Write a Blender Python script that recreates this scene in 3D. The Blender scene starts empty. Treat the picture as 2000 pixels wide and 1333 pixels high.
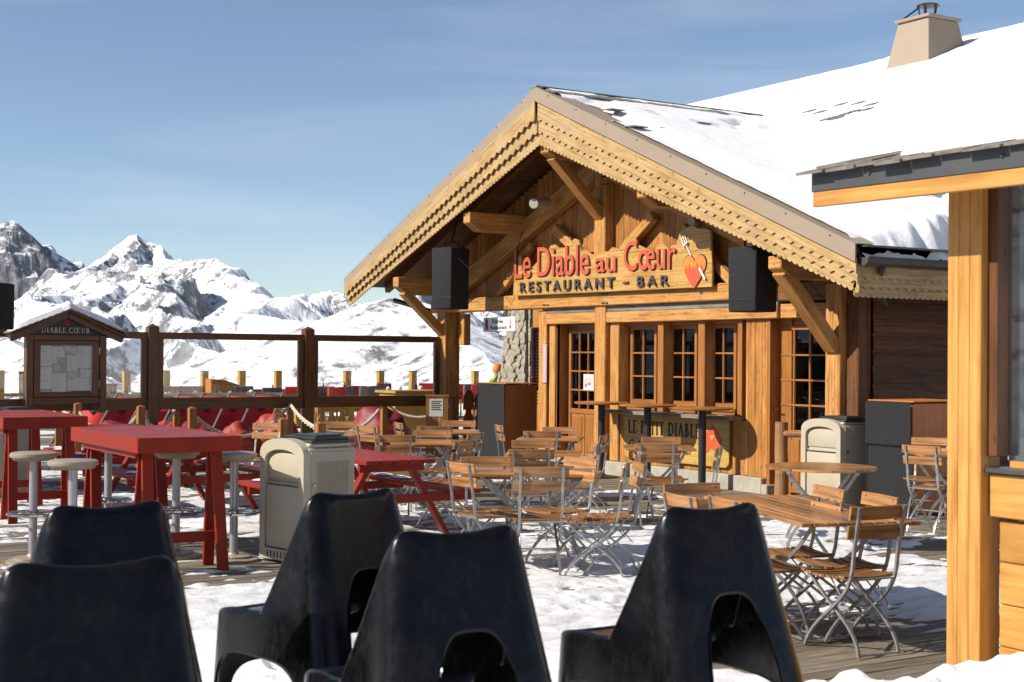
import bpy, bmesh, math, random
import numpy as np
from mathutils import Vector, Matrix, noise as mn
random.seed(7); np.random.seed(7)
D=bpy.data; scn=bpy.context.scene; COL=scn.collection
R=math.radians
# ------------------------------------------------------------------ camera
CP=Vector((12.3,-12.4,1.72)); FPX=2778.; pit=.0106; rol=.0078
FW=Vector((-.846*math.cos(pit),.533*math.cos(pit),math.sin(pit))).normalized()
R0=Vector((.533,.846,0)).normalized(); U0=R0.cross(FW)
RT=R0*math.cos(rol)+U0*math.sin(rol); UP=U0*math.cos(rol)-R0*math.sin(rol)
cd=D.cameras.new('camera'); cam=D.objects.new('camera',cd); COL.objects.link(cam)
cd.sensor_width=36; cd.lens=FPX/2000*36; cd.clip_start=.1; cd.clip_end=40000
M=Matrix((RT,UP,-FW)).transposed().to_4x4(); M.translation=CP; cam.matrix_world=M
cd.dof.use_dof=True; cd.dof.focus_distance=16.5; cd.dof.aperture_fstop=6.3
scn.camera=cam
def ray(px,py): return FW+RT*((px-1000)/FPX)-UP*((py-666.5)/FPX)
def G(px,py,z=0): d=ray(px,py); return CP+d*((z-CP.z)/d.z)
def FY(px,py,y=0): d=ray(px,py); return CP+d*((y-CP.y)/d.y)
def FX(px,py,x=0): d=ray(px,py); return CP+d*((x-CP.x)/d.x)
def AT(px,depth,z=0):                      # world point on a pixel column at a camera depth
    a=(px-1000)/FPX*depth; return Vector((CP.x+R0.x*a-.846*depth, CP.y+R0.y*a+.533*depth, z))
# ------------------------------------------------------------------ light
SUN=Vector((-.245,-1,.744)).normalized()
el=math.asin(SUN.z)
w=D.worlds.new("World"); scn.world=w; w.use_nodes=True; nt=w.node_tree
bg=nt.nodes['Background']; sky=nt.nodes.new('ShaderNodeTexSky'); sky.sky_type='NISHITA'; sky.sun_disc=False
sky.sun_elevation=el; sky.sun_rotation=math.atan2(SUN.x,SUN.y); sky.altitude=2400; sky.air_density=1.0; sky.dust_density=.6; sky.ozone_density=1.3
# thin cirrus in the sky itself
tc=nt.nodes.new('ShaderNodeTexCoord'); mp=nt.nodes.new('ShaderNodeMapping'); mp.inputs['Scale'].default_value=(1.3,1.3,11)
nz=nt.nodes.new('ShaderNodeTexNoise'); nz.inputs['Scale'].default_value=1.6; nz.inputs['Detail'].default_value=7; nz.inputs['Distortion'].default_value=.6
cr=nt.nodes.new('ShaderNodeMapRange'); cr.inputs['From Min'].default_value=.46; cr.inputs['From Max'].default_value=.8; cr.inputs['To Min'].default_value=.04; cr.inputs['To Max'].default_value=.32
mx=nt.nodes.new('ShaderNodeMix'); mx.data_type='RGBA'; mx.inputs[7].default_value=(6.6,7.2,7.8,1)
L=nt.links
L.new(tc.outputs['Generated'],mp.inputs[0]); L.new(mp.outputs[0],nz.inputs['Vector']); L.new(nz.outputs[0],cr.inputs[0]); L.new(cr.outputs[0],mx.inputs[0])
L.new(sky.outputs[0],mx.inputs[6]); L.new(mx.outputs[2],bg.inputs[0]); bg.inputs[1].default_value=.073
sd=D.lights.new('sun','SUN'); sd.energy=4.3; sd.angle=R(.53); sd.color=(1,.93,.82)
so=D.objects.new('sun',sd); COL.objects.link(so); so.rotation_euler=SUN.to_track_quat('Z','Y').to_euler(); so.location=(0,-20,30)
scn.view_settings.view_transform='Standard'; scn.view_settings.look='None'; scn.view_settings.exposure=0.80; scn.view_settings.gamma=1
# ------------------------------------------------------------------ materials
def newmat(n):
    m=D.materials.new(n); m.use_nodes=True; t=m.node_tree; return m,t,t.nodes['Principled BSDF']
def node(t,k,**kw):
    n=t.nodes.new('ShaderNode'+k)
    for a,b in kw.items():
        if a in n.inputs: n.inputs[a].default_value=b
        else: setattr(n,a,b)
    return n
def ramp(t,stops):
    n=t.nodes.new('ShaderNodeValToRGB'); e=n.color_ramp.elements
    while len(e)<len(stops): e.new(.5)
    for q,(p,c) in zip(e,stops): q.position=p; q.color=(*c,1)
    return n
def wood(n,dark,light,rough=.55,grain=1.,var=.3,weather=0,knots=True,gloss=0):
    dark=tuple(q*.76 for q in dark); light=tuple(q*.80 for q in light)
    m,t,b=newmat(n); l=t.links
    uv=node(t,'UVMap'); mp=node(t,'Mapping'); mp.inputs['Scale'].default_value=(.9*grain,11*grain,1)
    nz=node(t,'TexNoise',Scale=2.2,Detail=9.,Roughness=.66,Distortion=.6); l.new(uv.outputs[0],mp.inputs[0]); l.new(mp.outputs[0],nz.inputs['Vector'])
    wv=node(t,'TexWave',Scale=1.1,Distortion=7.,Detail=3.,bands_direction='Y'); wv.inputs['Detail Scale'].default_value=1.2
    mp2=node(t,'Mapping'); mp2.inputs['Scale'].default_value=(.35,5,1); l.new(uv.outputs[0],mp2.inputs[0]); l.new(mp2.outputs[0],wv.inputs['Vector'])
    mixv=node(t,'Math',operation='MULTIPLY_ADD'); l.new(wv.outputs['Fac'],mixv.inputs[0]); mixv.inputs[1].default_value=.13; lo_=node(t,'TexNoise',Scale=1.6,Detail=5.,Roughness=.6); mpl=node(t,'Mapping'); mpl.inputs['Scale'].default_value=(1.3,4.5,1); l.new(uv.outputs[0],mpl.inputs[0]); l.new(mpl.outputs[0],lo_.inputs['Vector']); mad=node(t,'Math',operation='MULTIPLY_ADD'); l.new(lo_.outputs[0],mad.inputs[0]); mad.inputs[1].default_value=.7; l.new(nz.outputs[0],mad.inputs[2]); sb=node(t,'Math',operation='SUBTRACT'); l.new(mad.outputs[0],sb.inputs[0]); sb.inputs[1].default_value=.31; l.new(sb.outputs[0],mixv.inputs[2])
    mid=tuple((a+c)/2 for a,c in zip(dark,light))
    cr=ramp(t,[(.38,dark),(.56,mid),(.8,light)]); l.new(mixv.outputs[0],cr.inputs[0])
    out=cr.outputs[0]
    g=node(t,'NewGeometry'); hv=node(t,'HueSaturation'); mr=node(t,'MapRange'); mr.inputs['To Min'].default_value=1-var; mr.inputs['To Max'].default_value=1+var*.55
    l.new(g.outputs['Random Per Island'],mr.inputs[0]); l.new(mr.outputs[0],hv.inputs['Value']); l.new(out,hv.inputs['Color']); out=hv.outputs[0]
    if knots:
        mpk=node(t,'Mapping'); mpk.inputs['Scale'].default_value=(2.3,6.5,1); vo=node(t,'TexVoronoi',Scale=1.3); vo.voronoi_dimensions='2D'; l.new(uv.outputs[0],mpk.inputs[0]); l.new(mpk.outputs[0],vo.inputs['Vector'])
        kr=node(t,'MapRange'); kr.inputs['From Min'].default_value=.05; kr.inputs['From Max'].default_value=.1; kr.inputs['To Min'].default_value=.5; kr.inputs['To Max'].default_value=0; l.new(vo.outputs['Distance'],kr.inputs[0])
        kx=node(t,'Mix',data_type='RGBA'); l.new(kr.outputs[0],kx.inputs[0]); l.new(out,kx.inputs[6]); kx.inputs[7].default_value=(dark[0]*.35,dark[1]*.3,dark[2]*.3,1); out=kx.outputs[2]
    if weather:
        co=node(t,'TexCoord'); nw=node(t,'TexNoise',Scale=1.7,Detail=5.,Roughness=.65); l.new(co.outputs['Object'],nw.inputs['Vector'])
        wr=node(t,'MapRange'); wr.inputs['From Min'].default_value=.5; wr.inputs['From Max'].default_value=.72; wr.inputs['To Max'].default_value=weather; l.new(nw.outputs[0],wr.inputs[0])
        wx=node(t,'Mix',data_type='RGBA'); l.new(wr.outputs[0],wx.inputs[0]); l.new(out,wx.inputs[6]); wx.inputs[7].default_value=(.36,.31,.25,1); out=wx.outputs[2]
    l.new(out,b.inputs['Base Color']); b.inputs['Roughness'].default_value=rough; b.inputs['Specular IOR Level'].default_value=.28
    if gloss: b.inputs['Coat Weight'].default_value=gloss; b.inputs['Coat Roughness'].default_value=.18
    bp=node(t,'Bump',Strength=.35,Distance=.006); l.new(nz.outputs[0],bp.inputs['Height']); l.new(bp.outputs[0],b.inputs['Normal'])
    return m
def plain(n,c,rough=.5,metal=0,var=.12,sc=6,bump=0,bsc=40,spec=.5,coat=0,rvar=0):
    c=tuple(q*.82 for q in c)
    m,t,b=newmat(n); l=t.links
    co=node(t,'TexCoord'); nz=node(t,'TexNoise',Scale=float(sc),Detail=6.,Roughness=.6); l.new(co.outputs['Object'],nz.inputs['Vector'])
    cr=ramp(t,[(.3,tuple(x*(1-var) for x in c)),(.7,tuple(min(1,x*(1+var)) for x in c))]); l.new(nz.outputs[0],cr.inputs[0]); l.new(cr.outputs[0],b.inputs['Base Color'])
    b.inputs['Roughness'].default_value=rough; b.inputs['Metallic'].default_value=metal; b.inputs['Specular IOR Level'].default_value=spec
    if coat: b.inputs['Coat Weight'].default_value=coat; b.inputs['Coat Roughness'].default_value=.15
    if rvar:
        mr=node(t,'MapRange'); mr.inputs['To Min'].default_value=max(.03,rough-rvar); mr.inputs['To Max'].default_value=rough+rvar; mr.inputs['From Min'].default_value=.3; mr.inputs['From Max'].default_value=.7
        l.new(nz.outputs[0],mr.inputs[0]); l.new(mr.outputs[0],b.inputs['Roughness'])
    if bump:
        n2=node(t,'TexNoise',Scale=float(bsc),Detail=5.); l.new(co.outputs['Object'],n2.inputs['Vector']); bp=node(t,'Bump',Strength=bump,Distance=.01); l.new(n2.outputs[0],bp.inputs['Height']); l.new(bp.outputs[0],b.inputs['Normal'])
    return m
W={}
W['honey']=wood('honey_timber',(.30,.125,.026),(.60,.30,.085),weather=.16,var=.22)
W['board']=wood('wall_boards',(.26,.095,.02),(.55,.245,.062),var=.28)
W['trim']=wood('pale_larch_trim',(.34,.205,.075),(.56,.38,.17),var=.12,weather=.25)
W['joinery']=wood('orange_joinery',(.27,.10,.024),(.42,.17,.045),rough=.4,var=.12,knots=False,gloss=.2)
W['soffit']=wood('soffit_timber',(.11,.043,.013),(.23,.10,.032),var=.25)  # dark albedo puts some of the shade under the roof into the colour
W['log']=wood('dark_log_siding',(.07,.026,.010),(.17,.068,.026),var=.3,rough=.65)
W['fence']=wood('brown_stained_timber',(.075,.028,.009),(.15,.058,.019),rough=.45,var=.2,gloss=.15)
W['ropepost']=wood('orange_post_timber',(.24,.09,.026),(.40,.18,.055),var=.2)
W['slat']=wood('varnished_slats',(.18,.076,.026),(.50,.245,.09),rough=.33,var=.45,knots=False,gloss=.45)
W['yellow']=wood('yellow_pine',(.36,.19,.04),(.58,.34,.09),var=.15)
W['cabin']=wood('golden_glulam',(.40,.175,.036),(.60,.31,.08),rough=.45,var=.3,gloss=.1,knots=False)
W['grey']=wood('weathered_grey_timber',(.10,.09,.075),(.26,.235,.20),var=.2)
W['ply']=wood('orange_plywood',(.48,.145,.035),(.62,.22,.06),rough=.4,var=.05,knots=False)
W['bark']=wood('round_log_post',(.16,.07,.03),(.38,.2,.09),var=.2)
W['signwood']=wood('golden_sign_board',(.36,.17,.04),(.60,.36,.11),rough=.4,var=.1,gloss=.2)
W['panel']=wood('yellow_panel_board',(.46,.26,.06),(.62,.40,.12),rough=.4,var=.06,gloss=.15)
P={}
P['red']=plain('red_paint',(.27,.022,.008),.42,var=.16,spec=.18,coat=.0,rvar=.1,sc=4)
P['steel']=plain('galvanised_steel',(.42,.42,.41),.42,metal=.75,var=.3,sc=14)
P['chrome']=plain('chrome',(.6,.6,.6),.15,metal=1)
P['alu']=plain('satin_grey_pole',(.42,.42,.43),.38,metal=.5)
P['black']=plain('black_metal',(.018,.018,.02),.45)
P['felt']=plain('charcoal_cover_fabric',(.013,.013,.015),.95,bump=.6,bsc=60,var=.25,sc=30)
P['beige']=plain('beige_plastic',(.47,.41,.305),.5,var=.04,bump=.06,bsc=90)
P['beiged']=plain('beige_plastic_shaded',(.38,.33,.25),.55,var=.06)  # darker copy of the beige, shade on the side door put into the colour
P['lid']=plain('black_plastic_lid',(.02,.022,.024),.38)
P['tan']=plain('tan_metal_flashing',(.33,.255,.18),.45,var=.05,sc=2)
P['grey']=plain('dark_grey_flashing',(.06,.06,.063),.42,var=.2,sc=5)
P['gutter']=plain('gutter_metal',(.10,.095,.09),.4,metal=.4)
P['conc']=plain('concrete',(.38,.35,.28),.9,var=.18,sc=8,bump=.3)
P['slate']=plain('slate',(.20,.175,.15),.75,var=.4,sc=9,bump=.4)
P['letred']=plain('sign_red',(.56,.095,.038),.45,var=.06)
P['letgrey']=plain('sign_dark_grey',(.055,.055,.055),.45)
P['letblack']=plain('lettering_black',(.012,.012,.012),.5)
P['white']=plain('white_paint',(.8,.8,.78),.5,var=.03)
P['paper']=plain('menu_paper',(.62,.60,.55),.7,var=.08,sc=12)
P['ink']=plain('printed_grey',(.22,.22,.24),.7)
P['violet']=plain('purple_card',(.06,.045,.14),.6)
P['pink']=plain('pink_board',(.62,.36,.38),.6)
P['rope']=plain('rope_fibre',(.52,.46,.35),.85,var=.2,sc=30)
P['deck']=None
P['redfab']=plain('red_canvas',(.60,.02,.022),.75,var=.25,sc=5,bump=.15)
P['orgfab']=plain('orange_red_nylon',(.34,.035,.016),.6,var=.25,sc=4)
P['crim']=plain('crimson_nylon',(.22,.012,.02),.6,var=.25,sc=4)
P['greyfab']=plain('grey_blanket',(.12,.12,.13),.8)
P['skin']=plain('skin',(.5,.3,.2),.6)
P['green']=plain('lime_jacket',(.33,.65,.06),.6)
P['orange']=plain('orange_hat',(.75,.2,.04),.7)
P['stoolseat']=plain('beige_stool_seat',(.34,.28,.20),.4,var=.05)
P['stone']=plain('rubble_stone',(.34,.30,.225),.85,var=.3,sc=5,bump=.5,bsc=25)
P['mortar']=plain('mortar',(.08,.07,.055),.9)
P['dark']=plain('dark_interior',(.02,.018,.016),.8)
P['curtain']=plain('curtain_with_reflection',(.34,.35,.38),.8,var=.4,sc=3)  # curtain grey, brightened to imitate reflections in the window panes
P['heart']=plain('heart_orange',(.72,.22,.03),.5)
P['bottle']=plain('dark_bottle',(.02,.03,.02),.15)
def glass(n,col,alpha_t,rough=.02):
    m,t,b=newmat(n); l=t.links
    tr=node(t,'BsdfTransparent'); tr.inputs[0].default_value=(*col,1); gl=node(t,'BsdfGlossy',Roughness=rough); gl.inputs[0].default_value=(.9,.9,.9,1)
    fr=node(t,'Fresnel',IOR=1.5); ad=node(t,'Math',operation='ADD'); ad.inputs[1].default_value=alpha_t; l.new(fr.outputs[0],ad.inputs[0])
    mx=node(t,'MixShader'); l.new(ad.outputs[0],mx.inputs[0]); l.new(tr.outputs[0],mx.inputs[1]); l.new(gl.outputs[0],mx.inputs[2]); l.new(mx.outputs[0],t.nodes['Material Output'].inputs[0]); return m
P['pane']=glass('window_glass',(.85,.87,.88),.03)
P['clear']=glass('clear_screen_glass',(.97,.98,.98),0.)
# black moulded plastic with scuffs
def blackplastic():
    m,t,b=newmat('black_moulded_plastic'); l=t.links
    co=node(t,'TexCoord'); n1=node(t,'TexNoise',Scale=5.,Detail=8.,Roughness=.7,Distortion=1.2); l.new(co.outputs['Object'],n1.inputs['Vector'])
    mp=node(t,'Mapping'); mp.inputs['Scale'].default_value=(14,14,3); n2=node(t,'TexNoise',Scale=3.,Detail=6.,Distortion=2.); l.new(co.outputs['Object'],mp.inputs[0]); l.new(mp.outputs[0],n2.inputs['Vector'])
    cr=ramp(t,[(.42,(.003,.003,.0033)),(.64,(.007,.007,.007)),(.8,(.035,.034,.032))]); l.new(n1.outputs[0],cr.inputs[0]); l.new(cr.outputs[0],b.inputs['Base Color'])
    ml=node(t,'Math',operation='MULTIPLY'); l.new(n1.outputs[0],ml.inputs[0]); l.new(n2.outputs[0],ml.inputs[1])
    mr=node(t,'MapRange'); mr.inputs['From Min'].default_value=.12; mr.inputs['From Max'].default_value=.42; mr.inputs['To Min'].default_value=.10; mr.inputs['To Max'].default_value=.36; l.new(ml.outputs[0],mr.inputs[0]); l.new(mr.outputs[0],b.inputs['Roughness'])
    return m
P['bplastic']=blackplastic(); P['bplastic'].node_tree.nodes['Principled BSDF'].inputs['Specular IOR Level'].default_value=.24
def snowmat(n,dirt=0,streak=0,base=.86):
    m,t,b=newmat(n); l=t.links
    co=node(t,'TexCoord'); nz=node(t,'TexNoise',Scale=9.,Detail=9.,Roughness=.65); l.new(co.outputs['Object'],nz.inputs['Vector'])
    cr=ramp(t,[(.35,(base-.05,base-.05,base-.04)),(.7,(base+.04,base+.04,base+.04))]); l.new(nz.outputs[0],cr.inputs[0]); out=cr.outputs[0]
    if dirt:
        mp=node(t,'Mapping'); mp.inputs['Scale'].default_value=(1.6,.55,1); n2=node(t,'TexNoise',Scale=4.,Detail=10.,Roughness=.75); l.new(co.outputs['Object'],mp.inputs[0]); l.new(mp.outputs[0],n2.inputs['Vector'])
        r2=node(t,'MapRange'); r2.inputs['From Min'].default_value=.52; r2.inputs['From Max'].default_value=.72; r2.inputs['To Max'].default_value=dirt; l.new(n2.outputs[0],r2.inputs[0])
        x=node(t,'Mix',data_type='RGBA'); l.new(r2.outputs[0],x.inputs[0]); l.new(out,x.inputs[6]); x.inputs[7].default_value=(.46,.42,.36,1); out=x.outputs[2]
    l.new(out,b.inputs['Base Color']); b.inputs['Roughness'].default_value=.6; b.inputs['Specular IOR Level'].default_value=.35
    n3=node(t,'TexNoise',Scale=38.,Detail=6.,Roughness=.7); l.new(co.outputs['Object'],n3.inputs['Vector']); bp=node(t,'Bump',Strength=.5,Distance=.02); l.new(n3.outputs[0],bp.inputs['Height']); l.new(bp.outputs[0],b.inputs['Normal'])
    return m
P['snow']=snowmat('snow',base=.76); P['snowdeck']=snowmat('trodden_snow',.7,base=.66)
def deckmat():
    m,t,b=newmat('weathered_deck'); l=t.links
    uv=node(t,'UVMap'); mp=node(t,'Mapping'); mp.inputs['Scale'].default_value=(1.2,20,1); nz=node(t,'TexNoise',Scale=2.5,Detail=8.,Roughness=.7); l.new(uv.outputs[0],mp.inputs[0]); l.new(mp.outputs[0],nz.inputs['Vector'])
    cr=ramp(t,[(.3,(.05,.04,.028)),(.55,(.19,.155,.11)),(.75,(.33,.28,.215))]); l.new(nz.outputs[0],cr.inputs[0])
    g=node(t,'NewGeometry'); hv=node(t,'HueSaturation'); mr=node(t,'MapRange'); mr.inputs['To Min'].default_value=.65; mr.inputs['To Max'].default_value=1.2; l.new(g.outputs['Random Per Island'],mr.inputs[0]); l.new(mr.outputs[0],hv.inputs['Value']); l.new(cr.outputs[0],hv.inputs['Color'])
    l.new(hv.outputs[0],b.inputs['Base Color']); b.inputs['Roughness'].default_value=.7
    bp=node(t,'Bump',Strength=.6,Distance=.006); l.new(nz.outputs[0],bp.inputs['Height']); l.new(bp.outputs[0],b.inputs['Normal']); return m
P['deck']=deckmat()
def mountmat():
    m,t,b=newmat('rock_and_snow'); l=t.links
    g=node(t,'NewGeometry'); sx=node(t,'SeparateXYZ'); l.new(g.outputs['Normal'],sx.inputs[0])
    n1=node(t,'TexNoise',Scale=.024,Detail=12.,Roughness=.74,Distortion=.3); l.new(g.outputs['Position'],n1.inputs['Vector'])
    at=node(t,'Attribute'); at.attribute_name='rock'
    a=node(t,'Math',operation='MULTIPLY_ADD'); l.new(n1.outputs[0],a.inputs[0]); a.inputs[1].default_value=2.3; l.new(at.outputs['Fac'],a.inputs[2])
    s=node(t,'Math',operation='SUBTRACT'); l.new(a.outputs[0],s.inputs[0]); l.new(sx.outputs[2],s.inputs[1])
    mr=node(t,'MapRange'); mr.inputs['From Min'].default_value=.92; mr.inputs['From Max'].default_value=1.1; l.new(s.outputs[0],mr.inputs[0])
    n2=node(t,'TexNoise',Scale=.03,Detail=8.); l.new(g.outputs['Position'],n2.inputs['Vector'])
    rc=ramp(t,[(.35,(.12,.125,.14)),(.55,(.20,.20,.21)),(.75,(.32,.31,.30))]); l.new(n2.outputs[0],rc.inputs[0])  # rock greys lightened, a little haze put into the colour
    x=node(t,'Mix',data_type='RGBA'); l.new(mr.outputs[0],x.inputs[0]); x.inputs[6].default_value=(.74,.76,.79,1); l.new(rc.outputs[0],x.inputs[7]); l.new(x.outputs[2],b.inputs['Base Color'])
    b.inputs['Roughness'].default_value=.9; b.inputs['Specular IOR Level'].default_value=.1
    bp=node(t,'Bump',Strength=.5,Distance=12.); l.new(n1.outputs[0],bp.inputs['Height']); l.new(bp.outputs[0],b.inputs['Normal'])
    return m
P['mount']=mountmat()
# ------------------------------------------------------------------ mesh builder
class MB:
    def __init__(s): s.v=[]; s.f=[]; s.g=[]; s.off=[]; s.mi=[]; s.cm=0
    def add(s,vs,fs,grain=Vector((1,0,0)),o=None):
        n=len(s.v); s.v+= [Vector(q) for q in vs]
        o=o or (random.uniform(0,40),random.uniform(0,40))
        for f in fs: s.f.append([n+i for i in f]); s.g.append(grain); s.off.append(o); s.mi.append(s.cm)
        return s
    def box(s,x0,x1,y0,y1,z0,z1,grain=None,m=None):
        d=(abs(x1-x0),abs(y1-y0),abs(z1-z0)); k=grain if grain is not None else d.index(max(d))
        g=Vector([1 if i==k else 0 for i in range(3)])
        vs=[Vector((x,y,z)) for x in (x0,x1) for y in (y0,y1) for z in (z0,z1)]
        if m: vs=[m@q for q in vs]; g=(m.to_3x3()@g).normalized()
        return s.add(vs,[(0,1,3,2),(4,6,7,5),(0,4,5,1),(2,3,7,6),(0,2,6,4),(1,5,7,3)],g)
    def cbox(s,c,sz,m=None,grain=None): 
        return s.box(c[0]-sz[0]/2,c[0]+sz[0]/2,c[1]-sz[1]/2,c[1]+sz[1]/2,c[2]-sz[2]/2,c[2]+sz[2]/2,grain,m)
    def beam(s,a,b,w,h,up=(0,0,1)):
        a=Vector(a);b=Vector(b); x=(b-a).normalized(); u=Vector(up); y=u.cross(x).normalized(); z=x.cross(y)
        vs=[p+y*i*w/2+z*j*h/2 for p in (a,b) for i in (-1,1) for j in (-1,1)]
        return s.add(vs,[(0,1,3,2),(4,6,7,5),(0,4,5,1),(2,3,7,6),(0,2,6,4),(1,5,7,3)],x)
    def tube(s,pts,r,n=8,close=False,cap=True,flat=None):
        pts=[Vector(p) for p in pts]; N=len(pts); vs=[]; fs=[]; pu=None
        for i,p in enumerate(pts):
            a=pts[(i-1)%N] if (i>0 or close) else p; c=pts[(i+1)%N] if (i<N-1 or close) else p
            t=(c-a).normalized()
            if pu is None: pu=Vector((0,0,1)) if abs(t.z)<.9 else Vector((1,0,0))
            y=(pu-t*pu.dot(t)).normalized(); pu=y; z=t.cross(y); rr=r[i] if isinstance(r,(list,tuple)) else r
            for k in range(n):
                q=2*math.pi*k/n; vs.append(p+y*math.cos(q)*rr+z*math.sin(q)*rr)
        m=N if close else N-1
        for i in range(m):
            j=(i+1)%N
            for k in range(n): fs.append((i*n+k,i*n+(k+1)%n,j*n+(k+1)%n,j*n+k))
        if cap and not close: fs.append(tuple(range(n))[::-1]); fs.append(tuple((N-1)*n+k for k in range(n)))
        return s.add(vs,fs,(pts[-1]-pts[0]).normalized() if not close else Vector((1,0,0)))
    def strap(s,pts,wdir,w,t):          # flat bar swept along a path, w along wdir, t across
        pts=[Vector(p) for p in pts]; wd=Vector(wdir).normalized(); vs=[]; fs=[]
        for i,p in enumerate(pts):
            a=pts[max(i-1,0)]; c=pts[min(i+1,len(pts)-1)]; d=(c-a).normalized(); nn=d.cross(wd).normalized()
            for (i1,j1) in ((-1,-1),(1,-1),(1,1),(-1,1)): vs.append(p+wd*i1*w/2+nn*j1*t/2)
        for i in range(len(pts)-1):
            for k in range(4): fs.append((i*4+k,i*4+(k+1)%4,(i+1)*4+(k+1)%4,(i+1)*4+k))
        e=(len(pts)-1)*4; fs+= [(3,2,1,0),(e,e+1,e+2,e+3)]
        return s.add(vs,fs,(pts[-1]-pts[0]).normalized())
    def lathe(s,prof,n=32,c=(0,0,0),m=None):
        vs=[];fs=[]
        for (r,z) in prof:
            for k in range(n): q=2*math.pi*k/n; v=Vector((c[0]+r*math.cos(q),c[1]+r*math.sin(q),c[2]+z)); vs.append(m@v if m else v)
        for i in range(len(prof)-1):
            for k in range(n): fs.append((i*n+k,i*n+(k+1)%n,(i+1)*n+(k+1)%n,(i+1)*n+k))
        fs.append(tuple(range(n))[::-1]); fs.append(tuple((len(prof)-1)*n+k for k in range(n)))
        return s.add(vs,fs)
    def prism(s,poly,o,u,v,t,grain=None):   # polygon in the (u,v) plane at o, extruded by t along u x v
        o=Vector(o);u=Vector(u);v=Vector(v);w_=u.cross(v); n=len(poly)
        vs=[o+u*a+v*b for a,b in poly]+[o+u*a+v*b+w_*t for a,b in poly]
        fs=[tuple(range(n))[::-1],tuple(range(n,2*n))]+[(i,(i+1)%n,n+(i+1)%n,n+i) for i in range(n)]
        return s.add(vs,fs,grain or u.normalized())
    def build(s,name,mat,parent=None,smooth=False,bevel=0,loc=None,seg=1):
        me=D.meshes.new(name); me.from_pydata([tuple(q) for q in s.v],[],s.f); 
        uvl=me.uv_layers.new(name='UVMap'); co=s.v; uvs=[0.0]*(2*len(me.loops))
        me.update()
        for p,gd,o in zip(me.polygons,s.g,s.off):
            nn=Vector(p.normal)
            g=gd-nn*gd.dot(nn)
            if g.length<.3: g=Vector((nn.y,nn.z,nn.x)); g=g-nn*g.dot(nn)
            g.normalize(); h=nn.cross(g)
            for li in p.loop_indices:
                q=co[me.loops[li].vertex_index]; uvs[2*li]=q.dot(g)+o[0]; uvs[2*li+1]=q.dot(h)+o[1]
        uvl.data.foreach_set('uv',uvs)
        mats=mat if isinstance(mat,(list,tuple)) else [mat]
        for q in mats: me.materials.append(q)
        if len(mats)>1: me.polygons.foreach_set('material_index',s.mi)
        bm=bmesh.new(); bm.from_mesh(me); bmesh.ops.recalc_face_normals(bm,faces=bm.faces[:])
        if bevel: bmesh.ops.bevel(bm,geom=[e for e in bm.edges if len(e.link_faces)==2 and e.calc_face_angle(0)>.6],offset=bevel,segments=seg,affect='EDGES',profile=.5,clamp_overlap=True)
        bm.to_mesh(me); bm.free()
        if smooth:
            me.polygons.foreach_set('use_smooth',[True]*len(me.polygons)); me.set_sharp_from_angle(angle=R(38))
        o=D.objects.new(name,me); COL.objects.link(o)
        if parent: o.parent=parent
        if loc: o.location=loc
        return o
def tag(o,label=None,cat=None,group=None,kind=None):
    for k,v in (('label',label),('category',cat),('group',group),('kind',kind)):
        if v: o[k]=v
    return o
def thing(name,label,cat,loc=(0,0,0),rz=0,group=None):
    o=D.objects.new(name,None); COL.objects.link(o); o.location=loc; o.rotation_euler=(0,0,rz); o.empty_display_size=.1
    return tag(o,label,cat,group)
kids={}
def children(o): return [c for c in D.objects if c.parent==o]
def copytree(o,parent=None,cache={}):
    if o.name not in cache: cache[o.name]=children(o)
    c=o.copy(); COL.objects.link(c)
    if parent: c.parent=parent
    for ch in cache[o.name]: copytree(ch,c)
    return c
def place(src,used,loc,rz,label,scale=None,group=None):
    o=src if not used.get(src.name) else copytree(src); used[src.name]=1
    o.location=loc; o.rotation_euler=(0,0,rz); o['label']=label
    if group: o['group']=group
    if scale: o.scale=scale
    return o
USED={}
def mesh_np(name,V,F,mat,smooth=True,parent=None):
    me=D.meshes.new(name); me.vertices.add(len(V)); me.vertices.foreach_set('co',np.asarray(V,dtype=np.float32).ravel())
    me.loops.add(F.size); me.loops.foreach_set('vertex_index',F.ravel().astype(np.int32)); me.polygons.add(len(F)); me.polygons.foreach_set('loop_start',np.arange(0,F.size,F.shape[1],dtype=np.int32))
    me.polygons.foreach_set('use_smooth',np.full(len(F),smooth)); me.materials.append(mat); me.update(calc_edges=True); me.validate()
    o=D.objects.new(name,me); COL.objects.link(o)
    if parent: o.parent=parent
    return o
def grid_faces(nx,ny):
    i=np.arange(nx-1)[:,None]*ny+np.arange(ny-1)[None,:]; i=i.ravel(); return np.stack([i,i+ny,i+ny+1,i+1],1)
# numpy value noise
def vnoise(x,y,seed=0):
    xi=np.floor(x).astype(np.int64); yi=np.floor(y).astype(np.int64); fx=x-xi; fy=y-yi; fx=fx*fx*(3-2*fx); fy=fy*fy*(3-2*fy)
    def h(a,b):
        n=(a*374761393+b*668265263+seed*1442695041)&0xffffffff; n=((n^(n>>13))*1274126177)&0xffffffff; return ((n^(n>>16))&0xffff)/65535.
    return (h(xi,yi)*(1-fx)+h(xi+1,yi)*fx)*(1-fy)+(h(xi,yi+1)*(1-fx)+h(xi+1,yi+1)*fx)*fy
def fbm(x,y,o=5,seed=0,g=.5,ridge=False):
    a=1;s=0;t=0
    for k in range(o):
        n=vnoise(x*2**k+17.3*k,y*2**k-9.1*k,seed+k)
        if ridge: n=1-abs(2*n-1)
        s=s+a*n; t+=a; a*=g
    return s/t
def sstep(a,b,x): t=np.clip((x-a)/(b-a),0,1); return t*t*(3-2*t)
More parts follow.
